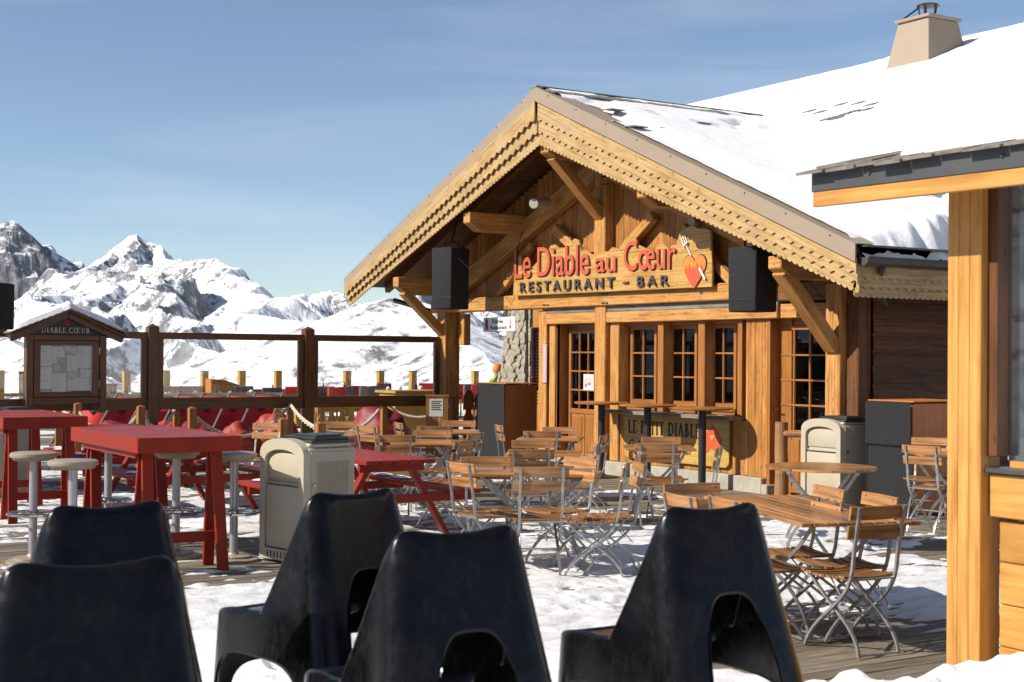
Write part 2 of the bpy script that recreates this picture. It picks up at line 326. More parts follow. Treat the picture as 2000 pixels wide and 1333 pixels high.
#@@SETTING
# ================================================================== the setting
def seg_tent(X,Y,pts,slope):
    best=np.full(X.shape,-1e9); bd=np.full(X.shape,1e9)
    for (a,b) in zip(pts[:-1],pts[1:]):
        dx,dy=b[0]-a[0],b[1]-a[1]; L2=dx*dx+dy*dy+1e-6
        t=np.clip(((X-a[0])*dx+(Y-a[1])*dy)/L2,0,1)
        d=np.hypot(X-a[0]-t*dx,Y-a[1]-t*dy); z=a[2]+t*(b[2]-a[2])-slope*d
        best=np.maximum(best,z); bd=np.minimum(bd,d)
    return best,bd
def spine(l,R=None):
    out=[]
    for q in l:
        px,py=q[0],q[1]; r=q[2] if len(q)>2 else R
        d=ray(px,py); p=CP+d*r; out.append((p.x,p.y,p.z))
    return out
def terrain():
    th=[R(a) for a in np.arange(-180,-38,1.6)]+[math.atan((p-1000)/FPX) for p in np.arange(-1050,1120,3.2)]+[R(a) for a in np.arange(4,180,1.6)]
    th=np.array(sorted(th)+[math.pi]); rr=[4,10,20,35,50]+list(np.geomspace(70,900,40))+list(np.geomspace(930,2200,140))+list(np.geomspace(2215,5400,460))+list(np.geomspace(5430,9500,150))+[13000,22000]
    rr=np.array(rr); T,RR=np.meshgrid(th,rr,indexing='ij')
    cx,cy=FW.x/math.hypot(FW.x,FW.y),FW.y/math.hypot(FW.x,FW.y)
    X=CP.x+RR*(cx*np.cos(T)+cy*np.sin(T)); Y=CP.y+RR*(cy*np.cos(T)-cx*np.sin(T))
    S=[ (spine([(-700,500),(-500,470),(-330,520),(-150,522),(-60,500),(0,470),(35,445),(62,432),(85,448),(110,478),(140,495),(170,512),(215,545),(300,600)],7500),.95,.60,1.0),
        (spine([(-500,640,3600),(-200,640,3900),(20,620,4200),(110,572,4400),(180,522,4500),(215,490,4500),(250,464,4500),(283,478,4500),(330,492,4450),(372,510,4400),(420,521,4300),(440,529,4250),(500,563,3900),(545,583,3600),(600,612,3200),(660,645,2800),(720,672,2500)]),.62,.36,.9),
        (spine([(255,464,4500),(290,510,4150),(330,548,3700),(365,590,3300),(400,628,2900),(425,668,2550),(425,710,2300)]),1.05,.50,1.),
        (spine([(215,492,4450),(170,560,3800),(110,615,3200),(60,668,2700)]),.8,.44,1.),
        (spine([(250,520,4200),(225,600,3400),(215,680,2800),(240,760,2300)]),1.0,.52,1.),
        (spine([(470,590,7500),(560,577,8000),(600,571),(640,564),(672,571),(705,582),(800,600)],8000) if 0 else spine([(470,592,8000),(560,577,8000),(600,571,8000),(640,564,8000),(672,571,8000),(705,582,8000),(800,600,8000)]),.8,.44,1.),
        (spine([(250,775,1750),(300,745,1730),(360,710,1700),(420,691,1680),(500,673,1650),(560,662,1630),(600,654,1620),(650,622,1600),(690,600,1590),(760,584,1580),(840,597,1560),(880,628,1500),(904,655,1400),(922,674,1330),(940,688,1270),(960,709,1200),(975,732,1130),(1010,770,1050)]),.42,.66,.16),
        (spine([(740,640,2300),(800,590,2700),(870,520,3300),(960,480,4200),(1080,470,5500),(1300,500,7500)]),1.2,.5,.7),
        (spine([(-700,640,1500),(-200,640,1800),(0,655,1700),(90,700,1500),(200,765,1300)]),.4,.68,.14)]
    ring=[]  # generic peaks out of view, added only for reflections in the panes
    for k in range(-34,36):
        a=R(k*5.); 
        if -40<k*5<8: continue
        ring.append((a,4200+900*math.sin(k*1.7),380+330*math.sin(k*2.3)+180*math.sin(k*5.1)))
    ringp=[[CP.x+r*(cx*math.cos(a)+cy*math.sin(a)),CP.y+r*(cy*math.cos(a)-cx*math.sin(a)),z] for a,r,z in ring]
    kk=[a for a,_,_ in ring]; cut=next(i for i in range(len(kk)-1) if kk[i+1]-kk[i]>.3)+1
    S.append(([tuple(p) for p in ringp[:cut]],.6,.3,1.)); S.append(([tuple(p) for p in ringp[cut:]],.6,.3,1.))
    r_=RR
    base=np.where(r_<60,-1.3,-1.3-np.minimum((r_-60)*.16,170)+ sstep(900,3500,r_)*0)
    big=fbm(X/520,Y/520,6,3,.5,ridge=True); med=fbm(X/95,Y/95,5,9,.55,ridge=True)
    H=base.copy(); rock=np.zeros_like(H)+.05; wsc=sstep(1500,3200,r_)
    wx=X+wsc*((fbm(X/420,Y/420,4,101)-.5)*420+(fbm(X/110,Y/110,3,103)-.5)*90); wy=Y+wsc*((fbm(X/420,Y/420,4,102)-.5)*420+(fbm(X/110,Y/110,3,104)-.5)*90)
    for pts,sl,rk,na in S:
        z,bd=seg_tent(wx,wy,pts,sl)
        z=z+na*sstep(1500,3500,r_)*((big-.60)*300*(.12+.85*sstep(0,650,bd))+(med-.6)*60*(.35+.65*sstep(0,200,bd)))+ (1-na)*(med-.6)*9
        rock=np.where(z>H,rk,rock); H=np.maximum(H,z)
    n1,n2=T.shape; V=np.stack([X,Y,H],-1).reshape(-1,3)
    o=mesh_np('mountain_terrain',V,grid_faces(n1,n2)[:,::-1],P['mount'],False)
    rock=rock+(fbm(X/600,Y/600,4,111)-.5)*.55*sstep(1500,2500,r_)
    at=o.data.attributes.new('rock','FLOAT','POINT'); at.data.foreach_set('value',rock.ravel().astype(np.float32))
    tag(o,kind='structure'); o.name='terrain'
terrain()
# decks (boards run along Y)
def deck(name,x0,x1,y0,y1,z,wd=.145):
    m=MB(); x=x0
    while x<x1:
        y=y0-random.uniform(0,3)
        while y<y1:
            ln=random.choice([3.,3.6,4.2]); a=max(y,y0); b=min(y+ln-.004,y1)
            if b>a: m.box(x,x+wd-.008,a,b,z-.03,z+random.uniform(-.002,.002),1)
            y+=ln
        x+=wd
    o=m.build(name,P['deck']); tag(o,kind='structure'); return o
deck('deck',-9.5,10.6,-13.,.0,0)
deck('side_deck',.34,10.6,0.004,7,0)
m=MB(); m.box(-24.4,10.6,-14,12,-.5,-.05); tag(m.build('deck_base',P['dark']),kind='structure')
deck('terrace_deck',-24.3,-9.51,-12,11.5,0,.2)
# trodden snow on the deck, real relief with bare boards between
def snow_cover(x0,x1,y0,y1,st,name,fn,mat):
    xs=np.arange(x0,x1,st); ys=np.arange(y0,y1,st); X,Y=np.meshgrid(xs,ys,indexing='ij'); Z=fn(X,Y)
    V=np.stack([X,Y,Z],-1).reshape(-1,3); o=mesh_np(name,V,grid_faces(len(xs),len(ys)),mat,True); tag(o,kind='structure'); return o
def blob(X,Y,x,y,rx,ry): return np.exp(-(((X-x)/rx)**2+((Y-y)/ry)**2))
def dents(X,Y,Z,n,x0,x1,y0,y1,dep,seed):
    rg=random.Random(seed); xs=X[:,0]; ys=Y[0,:]
    for _ in range(n):
        x,y,a=rg.uniform(x0,x1),rg.uniform(y0,y1),rg.uniform(0,6.3); i0,i1=np.searchsorted(xs,[x-.28,x+.28]); j0,j1=np.searchsorted(ys,[y-.28,y+.28])
        if i1-i0<3 or j1-j0<3: continue
        dx=X[i0:i1,j0:j1]-x; dy=Y[i0:i1,j0:j1]-y; u=(dx*math.cos(a)+dy*math.sin(a))/.15; v=(-dx*math.sin(a)+dy*math.cos(a))/.06
        r2=u*u+v*v; Z[i0:i1,j0:j1]+= dep*rg.uniform(.5,1.2)*(-np.exp(-r2**2)+.45*np.exp(-(np.sqrt(r2)-1.35)**2/.06))
    return Z
def depthf(X,Y): return (X-CP.x)*(-.846)+(Y-CP.y)*.533
def decksnow(X,Y):
    n=fbm(X*1.5,Y*.55,6,21,.6); f=fbm(X*9,Y*3.2,4,5,.6); l=fbm(X*.35+3,Y*.35,3,31)
    t=(n-.44)*.10+(f-.5)*.10+(l-.5)*.06-.006
    t-=.09*sstep(-1.5,-.55,Y)
    t-=.055*blob(X,Y,6.5,-6.2,.9,.9)+.03*blob(X,Y,4.,-2.4,1.2,1.2)+.05*blob(X,Y,.4,-8.,1.6,1.2)+.03*blob(X,Y,-5.5,-3.5,3,2)+.03*blob(X,Y,-2,-2.6,2,1.)
    t+=.03*blob(X,Y,4.3,-7.2,2.2,1.3)+.035*blob(X,Y,4.6,-4.3,2.6,1.5)+.02*blob(X,Y,2,-5,3,2)
    gx=np.abs(((X+9.5)/.145)%1-.5)*2; t-=.045*sstep(.80,1.,gx)*sstep(.42,.6,fbm(X*.9+5,Y*.5,4,44))
    t=np.where(t>0,np.minimum(t,.05*np.tanh(t/.05)),np.maximum(t,-.03))
    t=dents(X,Y,t,900,-8,9,-10.5,-.8,.016,5)
    return t+.001
snow_cover(-9.4,9.6,-11.2,-.25,.026,'snow_cover',decksnow,P['snowdeck'])
def terrsnow(X,Y):
    return (fbm(X*.9,Y*.5,5,77)-.5)*.12
snow_cover(-24.2,-9.6,-11.5,11,.12,'terrace_snow',terrsnow,P['snowdeck'])
def bank(X,Y):
    d=depthf(X,Y); lat=(X-CP.x)*.533+(Y-CP.y)*.846
    e=d+ (fbm(X*1.3,Y*1.3,3,50)-.5)*.7 + .25*np.sin(lat*1.1)
    h=.50*sstep(7.0,6.0,e)-.05
    lump=fbm(X*5,Y*5,4,60,ridge=False); fine=fbm(X*16,Y*16,3,70)
    edge=np.exp(-((e-5.9)/.5)**2)
    h+= (lump-.5)*.05+(fine-.5)*.012 + edge*((lump-.5)*.10+(fine-.5)*.05)*sstep(.6,1.8,lat)
    h-=.05*sstep(.6,1.2,lat)*sstep(3.5,2.2,lat)
    h+= .05*sstep(1.5,2.1,lat)*sstep(6.9,6.2,d)*sstep(4.,5.5,d)
    h=dents(X,Y,h,420,5,14,-15,-5,.035,8)
    h=np.where(d>7.0,-.06,h)
    return h
snow_cover(4.6,17.5,-17.5,-4.5,.03,'snow_bank',bank,P['snow'])
# ================================================================== the chalet
chalet=thing('chalet','timber mountain chalet with snowy roof and wide scalloped gable','building',(0,0,0))
B=chalet
def part(mb,name,mat,parent=B,**k): return mb.build(name,mat,parent,**k)
def beamo(name,a,b,w_,h_,mat,parent=B,bev=.012,up=(0,0,1)):
    m=MB(); m.beam(a,b,w_,h_,up); return m.build(name,mat,parent,bevel=bev)
XR=-4.81; RZ=5.59; mR=.4245; mL=.397; XE=1.43; XW=-11.08
def rtop(x): return RZ-(mR*(x-XR) if x>XR else mL*(XR-x))
def rbot(x): return 4.77-((4.77-2.42)/(XE-XR)*(x-XR) if x>XR else (4.77-2.60)/(XR-XW)*(XR-x))
# facade posts and beams
def post(x0,x1,y0,y1,z0,z1,mat='honey'):
    m=MB(); m.box(x0,x1,y0,y1,z0,z1,2); return m.build('post',W[mat],B,bevel=.01)
post(-6.50,-6.28,-.06,.14,0,2.44); post(-6.24,-6.08,-.03,.12,.2,2.24)
post(-4.93,-4.66,-.10,.12,.12,2.76); post(-4.63,-4.42,-.03,.2,.2,2.24)
post(-1.67,-1.62,-.02,.2,.2,2.24); post(-.14,.10,-.12,.14,0,2.62); post(-9.62,-9.32,-.16,.14,0,2.5); post(-9.12,-8.95,.0,.14,1.9,2.44)
post(.105,.30,-.02,.2,0,2.62,'log')
post(-.235,-.145,-.03,.17,0,2.24)
m=MB(); m.box(-9.9,-1.02,-.14,.10,2.47,2.70,0); m.build('tie_beam',W['honey'],B,bevel=.015)
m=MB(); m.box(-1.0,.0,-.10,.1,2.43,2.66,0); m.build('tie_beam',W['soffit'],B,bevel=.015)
m=MB(); m.box(-6.27,-4.94,-.08,.12,2.22,2.385,0); m.box(-4.655,-1.02,-.09,.12,2.22,2.375,0); m.box(-1.0,-.15,-.05,.12,2.22,2.40,0); m.build('lintel',W['honey'],B,bevel=.01)
m=MB(); m.box(-6.27,-4.94,-.06,.1,2.388,2.468,0); m.box(-4.655,-1.02,-.07,.1,2.378,2.468,0); m.build('grey_lintel_strip',W['grey'],B,bevel=.005)
# walls
def vboards(m,x0,x1,y,z0,z1,wd=.13,th=.03,top=None):
    x=x0
    while x<x1-.01:
        e=min(x+wd,x1); zt=z1 if top is None else min(top(x),top(e))
        if zt>z0+.02: m.box(x+.002,e-.002,y,y+th-random.uniform(0,.006),z0,zt,2)
        x=e
m=MB(); vboards(m,-4.41,-1.63,.0,.2,.9,.125); m.build('wall',W['board'],B); m=MB(); vboards(m,-1.615,-1.26,-.02,.2,2.22,.13); m.build('wall',W['board'],B); m=MB(); vboards(m,-6.06,-5.98,.0,.2,2.22,.13)
m.build('wall',W['board'],B); m=MB()
vboards(m,-9.3,-.15,.06,2.70,5.4,.135,.03,lambda x:rtop(x)-.28)
m.build('gable_wall',W['board'],B); m=MB()
vboards(m,FY(1040,700,3.0).x,-6.5,3.0,0,2.75,.14)
m.build('porch_wall',W['board'],B)
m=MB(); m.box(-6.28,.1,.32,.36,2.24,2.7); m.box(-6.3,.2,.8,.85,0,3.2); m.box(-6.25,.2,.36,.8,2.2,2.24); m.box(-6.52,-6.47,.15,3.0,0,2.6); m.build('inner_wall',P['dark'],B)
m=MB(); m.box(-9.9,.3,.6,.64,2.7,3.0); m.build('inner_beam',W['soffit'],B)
m=MB(); m.box(-6.1,-1.28,-.10,.3,-.05,.195,0); m.box(-1.26,-1.15,-.12,.3,-.05,.12,0); m.build('plinth',P['conc'],B,bevel=.01)
m=MB()
for k in range(14): 
    z=.02+k*.2; m.add([(.29,.2,z+.004),(.345,.2,z+.012),(.335,.2,z+.15),(.315,.2,z+.196),(.29,.2,z+.196),(.29,6.9,z+.004),(.345,6.9,z+.012),(.335,6.9,z+.15),(.315,6.9,z+.196),(.29,6.9,z+.196)],[(0,1,2,3,4),(5,9,8,7,6),(0,5,6,1),(1,6,7,2),(2,7,8,3),(3,8,9,4)],Vector((0,1,0)))
m.g=[Vector((0,1,0))]*len(m.g)
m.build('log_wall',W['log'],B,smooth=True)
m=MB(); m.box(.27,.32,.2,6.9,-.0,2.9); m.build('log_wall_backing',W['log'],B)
# shelf under the windows
m=MB(); m.box(-4.60,-1.72,-.27,.02,.905,.955,0); m.build('window_shelf',W['grey'],B,bevel=.008)
# windows & doors
def casement(name,px0,px1,z0,z1,y,cols,rows,solid=0.,label=None,handle=False,hs=-1):
    x0=FY(px0,700,y).x; x1=FY(px1,700,y).x
    fr=MB(); s=.055
    fr.box(x0,x0+s,y-.02,y+.04,z0,z1,2); fr.box(x1-s,x1,y-.02,y+.04,z0,z1,2); fr.box(x0+s,x1-s,y-.018,y+.038,z1-s,z1,0); fr.box(x0+s,x1-s,y-.018,y+.038,z0,z0+s*1.3,0)
    zb=z0+s*1.3
    root=fr.build(name,W['joinery'],B,bevel=.005)
    if solid:
        zs=z0+solid; pm=MB(); pm.box(x0+s,x1-s,y-.016,y+.036,zs,zs+.07,0); pm.box(x0+s,x1-s,y+.0,y+.02,z0+.07,zs,2)
        c=(x0+x1)/2; pm.box(c-.02,c+.02,y-.012,y+.0,z0+.08,zs,2)
        for a,b in ((x0+s+.02,c-.05),(c+.05,x1-s-.02)): pm.box(a,b,y-.012,y+.0,z0+.13,zs-.05,2)
        pm.build('door_panel',W['joinery'],root,bevel=.004); zb=zs+.07
    zt=z1-s; mu=MB()
    for i in range(1,cols): x=x0+s+(x1-x0-2*s)*i/cols; mu.box(x-.011,x+.011,y-.022,y+.0,zb,zt,2)
    for j in range(1,rows): z=zb+(zt-zb)*j/rows; mu.box(x0+s,x1-s,y-.019,y+.003,z-.011,z+.011,0)
    mu.build('glazing_bar',W['joinery'],root)
    g=MB(); g.box(x0+s,x1-s,y+.005,y+.009,zb,zt); g.build('pane',P['pane'],root)
    return root,x0,x1
zi0,zi1=1.04,2.17
for (a,b) in ((1233,1284),(1310,1363),(1390,1440)):
    r,x0,x1=casement('window',a,b,zi0,zi1,.17,2,3)
    sl=MB(); sl.box(x0-.03,x1+.03,.10,.2,.955,1.035,0); sl.box(x0-.01,x1+.01,.08,.11,1.0,1.03,0); sl.build('sill',W['joinery'],r,bevel=.006)
for (a,b) in ((1285,1296),(1364,1377),(1441,1450)):
    x0=FY(a,700,0).x; x1=FY(b,700,0).x; m=MB(); m.box(x0,x1,-.01,.2,.955,2.22,2); m.build('post',W['joinery'],B,bevel=.006)
m=MB(); m.box(-4.42,-1.6,.1,.21,2.17,2.22,0); m.box(-6.08,-4.9,.16,.2,2.13,2.22,0); m.box(-1.2,-.2,.16,.2,2.13,2.22,0); m.build('window_head',W['joinery'],B)
dl,x0,x1=casement('door',1113,1172,.13,2.13,.14,3,4,.72)
m=MB(); m.box(-6.08,-5.98,-.0,.16,.13,2.22,2); m.build('door_frame',W['joinery'],dl)
dr,x0,x1=casement('door',1517,1622,.03,2.13,.14,3,4,.72)
hm=MB(); hm.box(x0+.01,x0+.04,.07,.12,.98,1.16); hm.tube([(x0+.025,.07,1.07),(x0+.025,.04,1.07),(x0+.15,.04,1.07)],.009); hm.build('handle',P['black'],dr)
m=MB(); m.box(-1.26,-1.2,-.03,.18,.0,2.22,2); m.box(-1.2,-.98,.13,.18,0,2.22,2); m.build('door_frame',W['joinery'],dr)
# things seen dimly through the glass
m=MB()
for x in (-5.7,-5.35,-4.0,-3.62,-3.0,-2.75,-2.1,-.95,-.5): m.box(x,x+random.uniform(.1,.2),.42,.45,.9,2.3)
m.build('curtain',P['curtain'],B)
m=MB(); m.box(-.9,-.72,.5,.52,.85,1.1); m.box(-.64,-.42,.5,.52,.85,1.1); m.build('chair_back',W['yellow'],B)
# gable truss
def tri(px,py,y=-.06): return FY(px,py,y)
kp=MB(); kp.box(-4.93,-4.66,-.12,.05,2.76,4.62,2); kp.build('king_post',W['honey'],B,bevel=.012)
for sgn in (1,-1):
    xo=-9.3 if sgn<0 else -.25
    beamo('rafter',(xo,-.04,2.78),(XR-.0+sgn*.12,-.04,4.52),.16,.30,W['honey'])
    beamo('strut',(XR+sgn*.14,-.05,3.0),(XR+sgn*1.25,-.05,3.72),.12,.15,W['honey'])
    beamo('strut',(XR+sgn*2.9,-.05,2.72),(XR+sgn*1.9,-.05,3.5),.10,.13,W['honey'])
# purlins
pur=[(-4.81,4.78,.22,.22),(-7.01,3.98,.2,.3),(-2.50,3.95,.2,.26),(-9.40,3.06,.2,.3),(.03,2.90,.22,.26)]
for x,zt,w_,h_ in pur:
    m=MB(); yb=-1.10
    m.add([(x-w_/2,yb,zt-h_*.55),(x+w_/2,yb,zt-h_*.55),(x+w_/2,yb,zt),(x-w_/2,yb,zt),(x-w_/2,yb+.2,zt-h_),(x+w_/2,yb+.2,zt-h_),(x-w_/2,6,zt-h_),(x+w_/2,6,zt-h_),(x+w_/2,6,zt),(x-w_/2,6,zt)],
        [(0,1,2,3),(0,4,5,1),(4,6,7,5),(3,2,8,9),(0,3,9,6,4),(1,5,7,8,2),(6,9,8,7)],Vector((0,1,0)))
    m.build('purlin',W['honey'],B,bevel=.01)
beamo('brace',(XR,-.95,4.62),(XR,.0,3.72),.14,.2,W['honey'],up=(1,0,0))
beamo('brace',(-9.40,-.95,2.82),(-9.47,-.08,2.08),.14,.18,W['honey'],up=(1,0,0))
beamo('brace',(.03,-1.0,2.74),(-.02,-.1,1.84),.15,.2,W['honey'],up=(1,0,0))
# porch roof: slab, soffit boards, rafters
m=MB(); yF,yBk=-1.16,6.
for xa,xb in ((XW,XR),(XR,XE)):
    m.add([(xa,yF,rtop(xa)-.10),(xb,yF,rtop(xb)-.10),(xb,yF,rtop(xb)-.02),(xa,yF,rtop(xa)-.02),(xa,yBk,rtop(xa)-.10),(xb,yBk,rtop(xb)-.10),(xb,yBk,rtop(xb)-.02),(xa,yBk,rtop(xa)-.02)],
      [(0,1,2,3),(4,7,6,5),(0,4,5,1),(3,2,6,7),(0,3,7,4),(1,5,6,2)])
roof=m.build('roof',P['slate'],B)
m=MB()
for s_,xe in ((-1,XW+.05),(1,XE-.05)):
    n=int(abs(xe-XR)/.14)
    for k in range(n):
        xa=XR+(xe-XR)*k/n; xb=XR+(xe-XR)*(k+1)/n-s_*.004
        m.add([(xa,yF,rtop(xa)-.13),(xb,yF,rtop(xb)-.13),(xb,yF,rtop(xb)-.105),(xa,yF,rtop(xa)-.105),(xa,yBk,rtop(xa)-.13),(xb,yBk,rtop(xb)-.13),(xb,yBk,rtop(xb)-.105),(xa,yBk,rtop(xa)-.105)],
          [(0,1,2,3),(4,7,6,5),(0,4,5,1),(3,2,6,7),(0,3,7,4),(1,5,6,2)],Vector((0,1,0)))
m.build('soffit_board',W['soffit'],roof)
m=MB()
for y in (-1.0,-.45,.35,1.2,2.4):
    for xe in (XW+.1,XE-.1):
        s_=.21; m.beam((XR,y,rtop(XR)-s_),(xe,y,rtop(xe)-s_),.1,.15)
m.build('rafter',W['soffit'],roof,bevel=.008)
# barge boards: three overlapping scalloped boards each side, tan flashing on top
def scallop_strip(m,pa,pb,topA,topB,botA,botB,y,th,pitch=.085,dep=.035,kind=0,holes=False):
    # strip between x=pa..pb with heights interpolated; lower edge scalloped; y front face
    L_=abs(pb-pa); n=max(2,int(L_/pitch)); K=6; lo=[];hi=[]
    for i in range(n*K+1):
        t=i/(n*K); x=pa+(pb-pa)*t; ph=(i%K)/K
        if kind==0: d=dep*math.sin(math.pi*ph)**.6 if i%K else 0
        else: d=dep*(math.sin(2*math.pi*ph)*.5+.5)
        hi.append((x,topA+(topB-topA)*t)); lo.append((x,botA+(botB-botA)*t-d))
    vs=[];fs=[]
    for (a,b) in zip(hi,lo): vs+= [(a[0],y,a[1]),(b[0],y,b[1]),(a[0],y+th,a[1]),(b[0],y+th,b[1])]
    for i in range(len(hi)-1):
        a=i*4;b=a+4; fs+= [(a,b,b+1,a+1),(a+2,a+3,b+3,b+2),(a+1,b+1,b+3,a+3),(a,a+2,b+2,b)]
    e=(len(hi)-1)*4; fs+= [(0,1,3,2),(e,e+2,e+3,e+1)]
    m.add(vs,fs,Vector((pb-pa,0,topB-topA)).normalized())
for xe,zt,zb,s_ in ((XE,rtop(XE),2.42,1),(XW,rtop(XW),2.60,-1)):
    c0,c1=5.59-.19,4.79; e0,e1=zt-.15,zb+.02
    def lv(f): return (c0+(c1-c0)*f, e0+(e1-e0)*f)
    q_=.022 if s_>0 else .045
    for k,(fa,fb,y) in enumerate(((0,.40,-1.18-2*q_),(.30,.70,-1.18-q_),(.60,1.0,-1.18))):
        a,b=lv(fa),lv(fb); m=MB()
        scallop_strip(m,XR,xe,a[0],a[1],b[0],b[1],y,.02,.15 if k<2 else .085,.045 if k<2 else .03,1 if k<2 else 0)
        m.build('barge_board',W['trim'],roof)
    m=MB(); x_=xe+s_*.02
    m.add([(XR,-1.262,RZ+.005),(x_,-1.262,zt+.005),(x_,-1.262,zt-.19),(XR,-1.262,RZ-.20),(XR,-1.242,RZ+.005),(x_,-1.242,zt+.005),(x_,-1.242,zt-.19),(XR,-1.242,RZ-.20)],
        [(0,1,2,3),(4,7,6,5),(0,4,5,1),(1,5,6,2),(2,6,7,3),(3,7,4,0)])
    m.add([(XR,-1.262,RZ+.006),(x_,-1.262,zt+.006),(x_,-.95,zt+.016),(XR,-.95,RZ+.016)],[(0,1,2,3)])
    m.build('verge_flashing',P['tan'],roof)
    m=MB()
    for k in range(9): 
        t=(k+.5)/9; x=XR+(xe-XR)*t; z=RZ+(zt-RZ)*t-.03; m.lathe([(.012,0),(.009,.008)],8,m=Matrix.Translation((x,-1.262,z))@Matrix.Rotation(R(90),4,'X'))
    m.build('rivet',P['gutter'],roof)
beamo('ridge_cap',(XR-.07,-1.25,RZ+.02),(XR-.07,4.2,RZ+.012),.16,.02,P['tan'],roof,.004)
beamo('ridge_cap',(XR+.07,-1.22,RZ-.012),(XR+.07,4.2,RZ-.012),.14,.02,P['gutter'],roof,.004)
# right eave: gutter, slate edge, scalloped fascia running back along Y
gm=MB(); prof=[(.0,.0),(.02,-.06),(.07,-.09),(.12,-.06),(.14,.0)]
pts=[];fs=[]
for y in (-1.18,6.5):
    for (a,b) in prof: pts.append((XE+.0+a,y,2.80+b))
for i in range(4): fs.append((i,i+1,i+6,i+5))
gm.add(pts,fs,Vector((0,1,0))); gm.add([(XE+a,-1.18,2.80+b) for a,b in prof],[(0,1,2,3,4)]); gm.tube([(XE+.14,-1.18,2.80),(XE+.14,6.5,2.80)],.01); gm.tube([(XE+.0,-1.18,2.80),(XE+.0,6.5,2.80)],.008)
gm.build('gutter',P['gutter'],roof)
m=MB(); m.box(XE-.02,XE+.0,-1.16,6.4,2.81,2.94,1); m.box(XE-.06,XE+.10,-1.16,6.4,2.915,2.935,1); m.build('eave_flashing',P['grey'],roof)
for k,(za,zb,dx) in enumerate(((2.74,2.60,.0),(2.62,2.5,-.02),(2.53,2.41,-.04))):
    q=MB(); scallop_strip(q,-1.18,6.4,za,za,zb,zb,0,.02,.13 if k<2 else .085,.035 if k<2 else .03,1 if k<2 else 0)
    q.v=[Vector((XE-.02-v.y+dx,v.x,v.z)) for v in q.v]; q.g=[Vector((0,1,0))]*len(q.g); q.build('eave_board',W['trim'],roof)
m=MB(); m.tube([(XE+.07,-.9,2.70),(XE-.3,-.6,2.5),(.6,.1,2.35)],.035); m.build('downpipe',P['gutter'],roof,smooth=True)
m=MB(); m.tube([(XW-.02,-1.2,3.03),(XW-.02,6,3.03)],.07,10); m.tube([(XW+.3,-.4,2.72),(-9.9,-.1,2.5)],.045); m.build('gutter',P['gutter'],roof,smooth=True)
# main roof behind and the snow lying over both
def roofz(X,Y):
    porch=np.where(X>XR,RZ-mR*(X-XR),RZ-mL*(XR-X))
    main=6.6-.418*(5.15-Y); main=np.where(Y>5.15,6.6-.418*(Y-5.15),main)
    w1=sstep(1.9,3.2,Y); main=main*1.0-(1-w1)*1.8
    return porch,main
def roofsnow(X,Y):
    p,mn_=roofz(X,Y); k=.25
    h=np.maximum(p,mn_)+.0
    n=fbm(X*.8,Y*.8,4,91); f=fbm(X*6,Y*6,4,92)
    t=.03+.07*sstep(.1,1.6,X-XR)*sstep(-1.0,-.4,Y)
    t=t*(.8+.4*n)+(f-.5)*.014+.012
    # thin at the ridge: slates show through
    t-= .09*sstep(.52,.62,fbm(X*2.2,Y*1.1,4,95))*np.exp(-((X-XR-1.0)/.6)**2)
    t-= .09*sstep(.52,.60,fbm(X*3,Y*2,4,96))*np.exp(-((Y-2.7)/.3)**2)*np.exp(-((X+2.4)/.7)**2)
    t+= .30*sstep(-.2,1.3,X-.1)*sstep(-.9,.6,Y)*(.6+.8*fbm(X*3,Y*3,4,98))
    edge=sstep(XE+.06,XE-.22,X+(f-.5)*.25)
    return h+t*edge-(1-edge)*.12
xs=np.arange(-10.4,XE+.08,.035); ys=np.arange(-1.14,9.,.035); X,Y=np.meshgrid(xs,ys,indexing='ij'); Z=roofsnow(X,Y)
pz,mz=roofz(X,Y); Z=np.where((X<XR+.12)&(mz<pz+.02),pz-.05,Z)
rs=mesh_np('roof_snow',np.stack([X,Y,Z],-1).reshape(-1,3),grid_faces(len(xs),len(ys)),P['snow'],True,roof)
# slates showing through
m=MB()
def on_plane(px,py,p0,n_):
    d=ray(px,py); p0=Vector(p0); n_=Vector(n_); return CP+d*((p0-CP).dot(n_)/d.dot(n_))
for px,py in ((1197,214),(1258,223),(1266,222),(1315,230),(1365,240),(1293,251),(1350,258),(1404,265),(1240,247)):
    p=on_plane(px,py,(XR,0,RZ+.06),(mR,0,1)); m.beam(p+Vector((-.09,0,-.0)),p+Vector((.13,0,-.02)),.24,.014)
for px,py in ((1612,232),(1622,229),(1632,230),(1645,223),(1652,221),(1664,217),(1690,213),(1600,218),(1700,203),(1640,203),(1676,200),(1580,216)):
    p=on_plane(px,py,(0,5.15,6.66),(0,-.418,1)); m.beam(p+Vector((0,-.05,-.03)),p+Vector((0,.07,.015)),.17,.014)
for k in range(10):
    y=-1.05+k*.33; m.beam((XR+.2,y,rtop(XR+.2)+.03),(XR+.42,y,rtop(XR+.42)+.045),.31,.014)
m.build('roof_slate',P['slate'],roof)
# gable end wall filling under the main roof
m=MB(); m.box(-10.3,1.2,2.6,8.9,2.7,3.2); m.box(-10.2,1.1,3.1,8.0,3.2,5.2); m.build('upper_wall',W['log'],B)
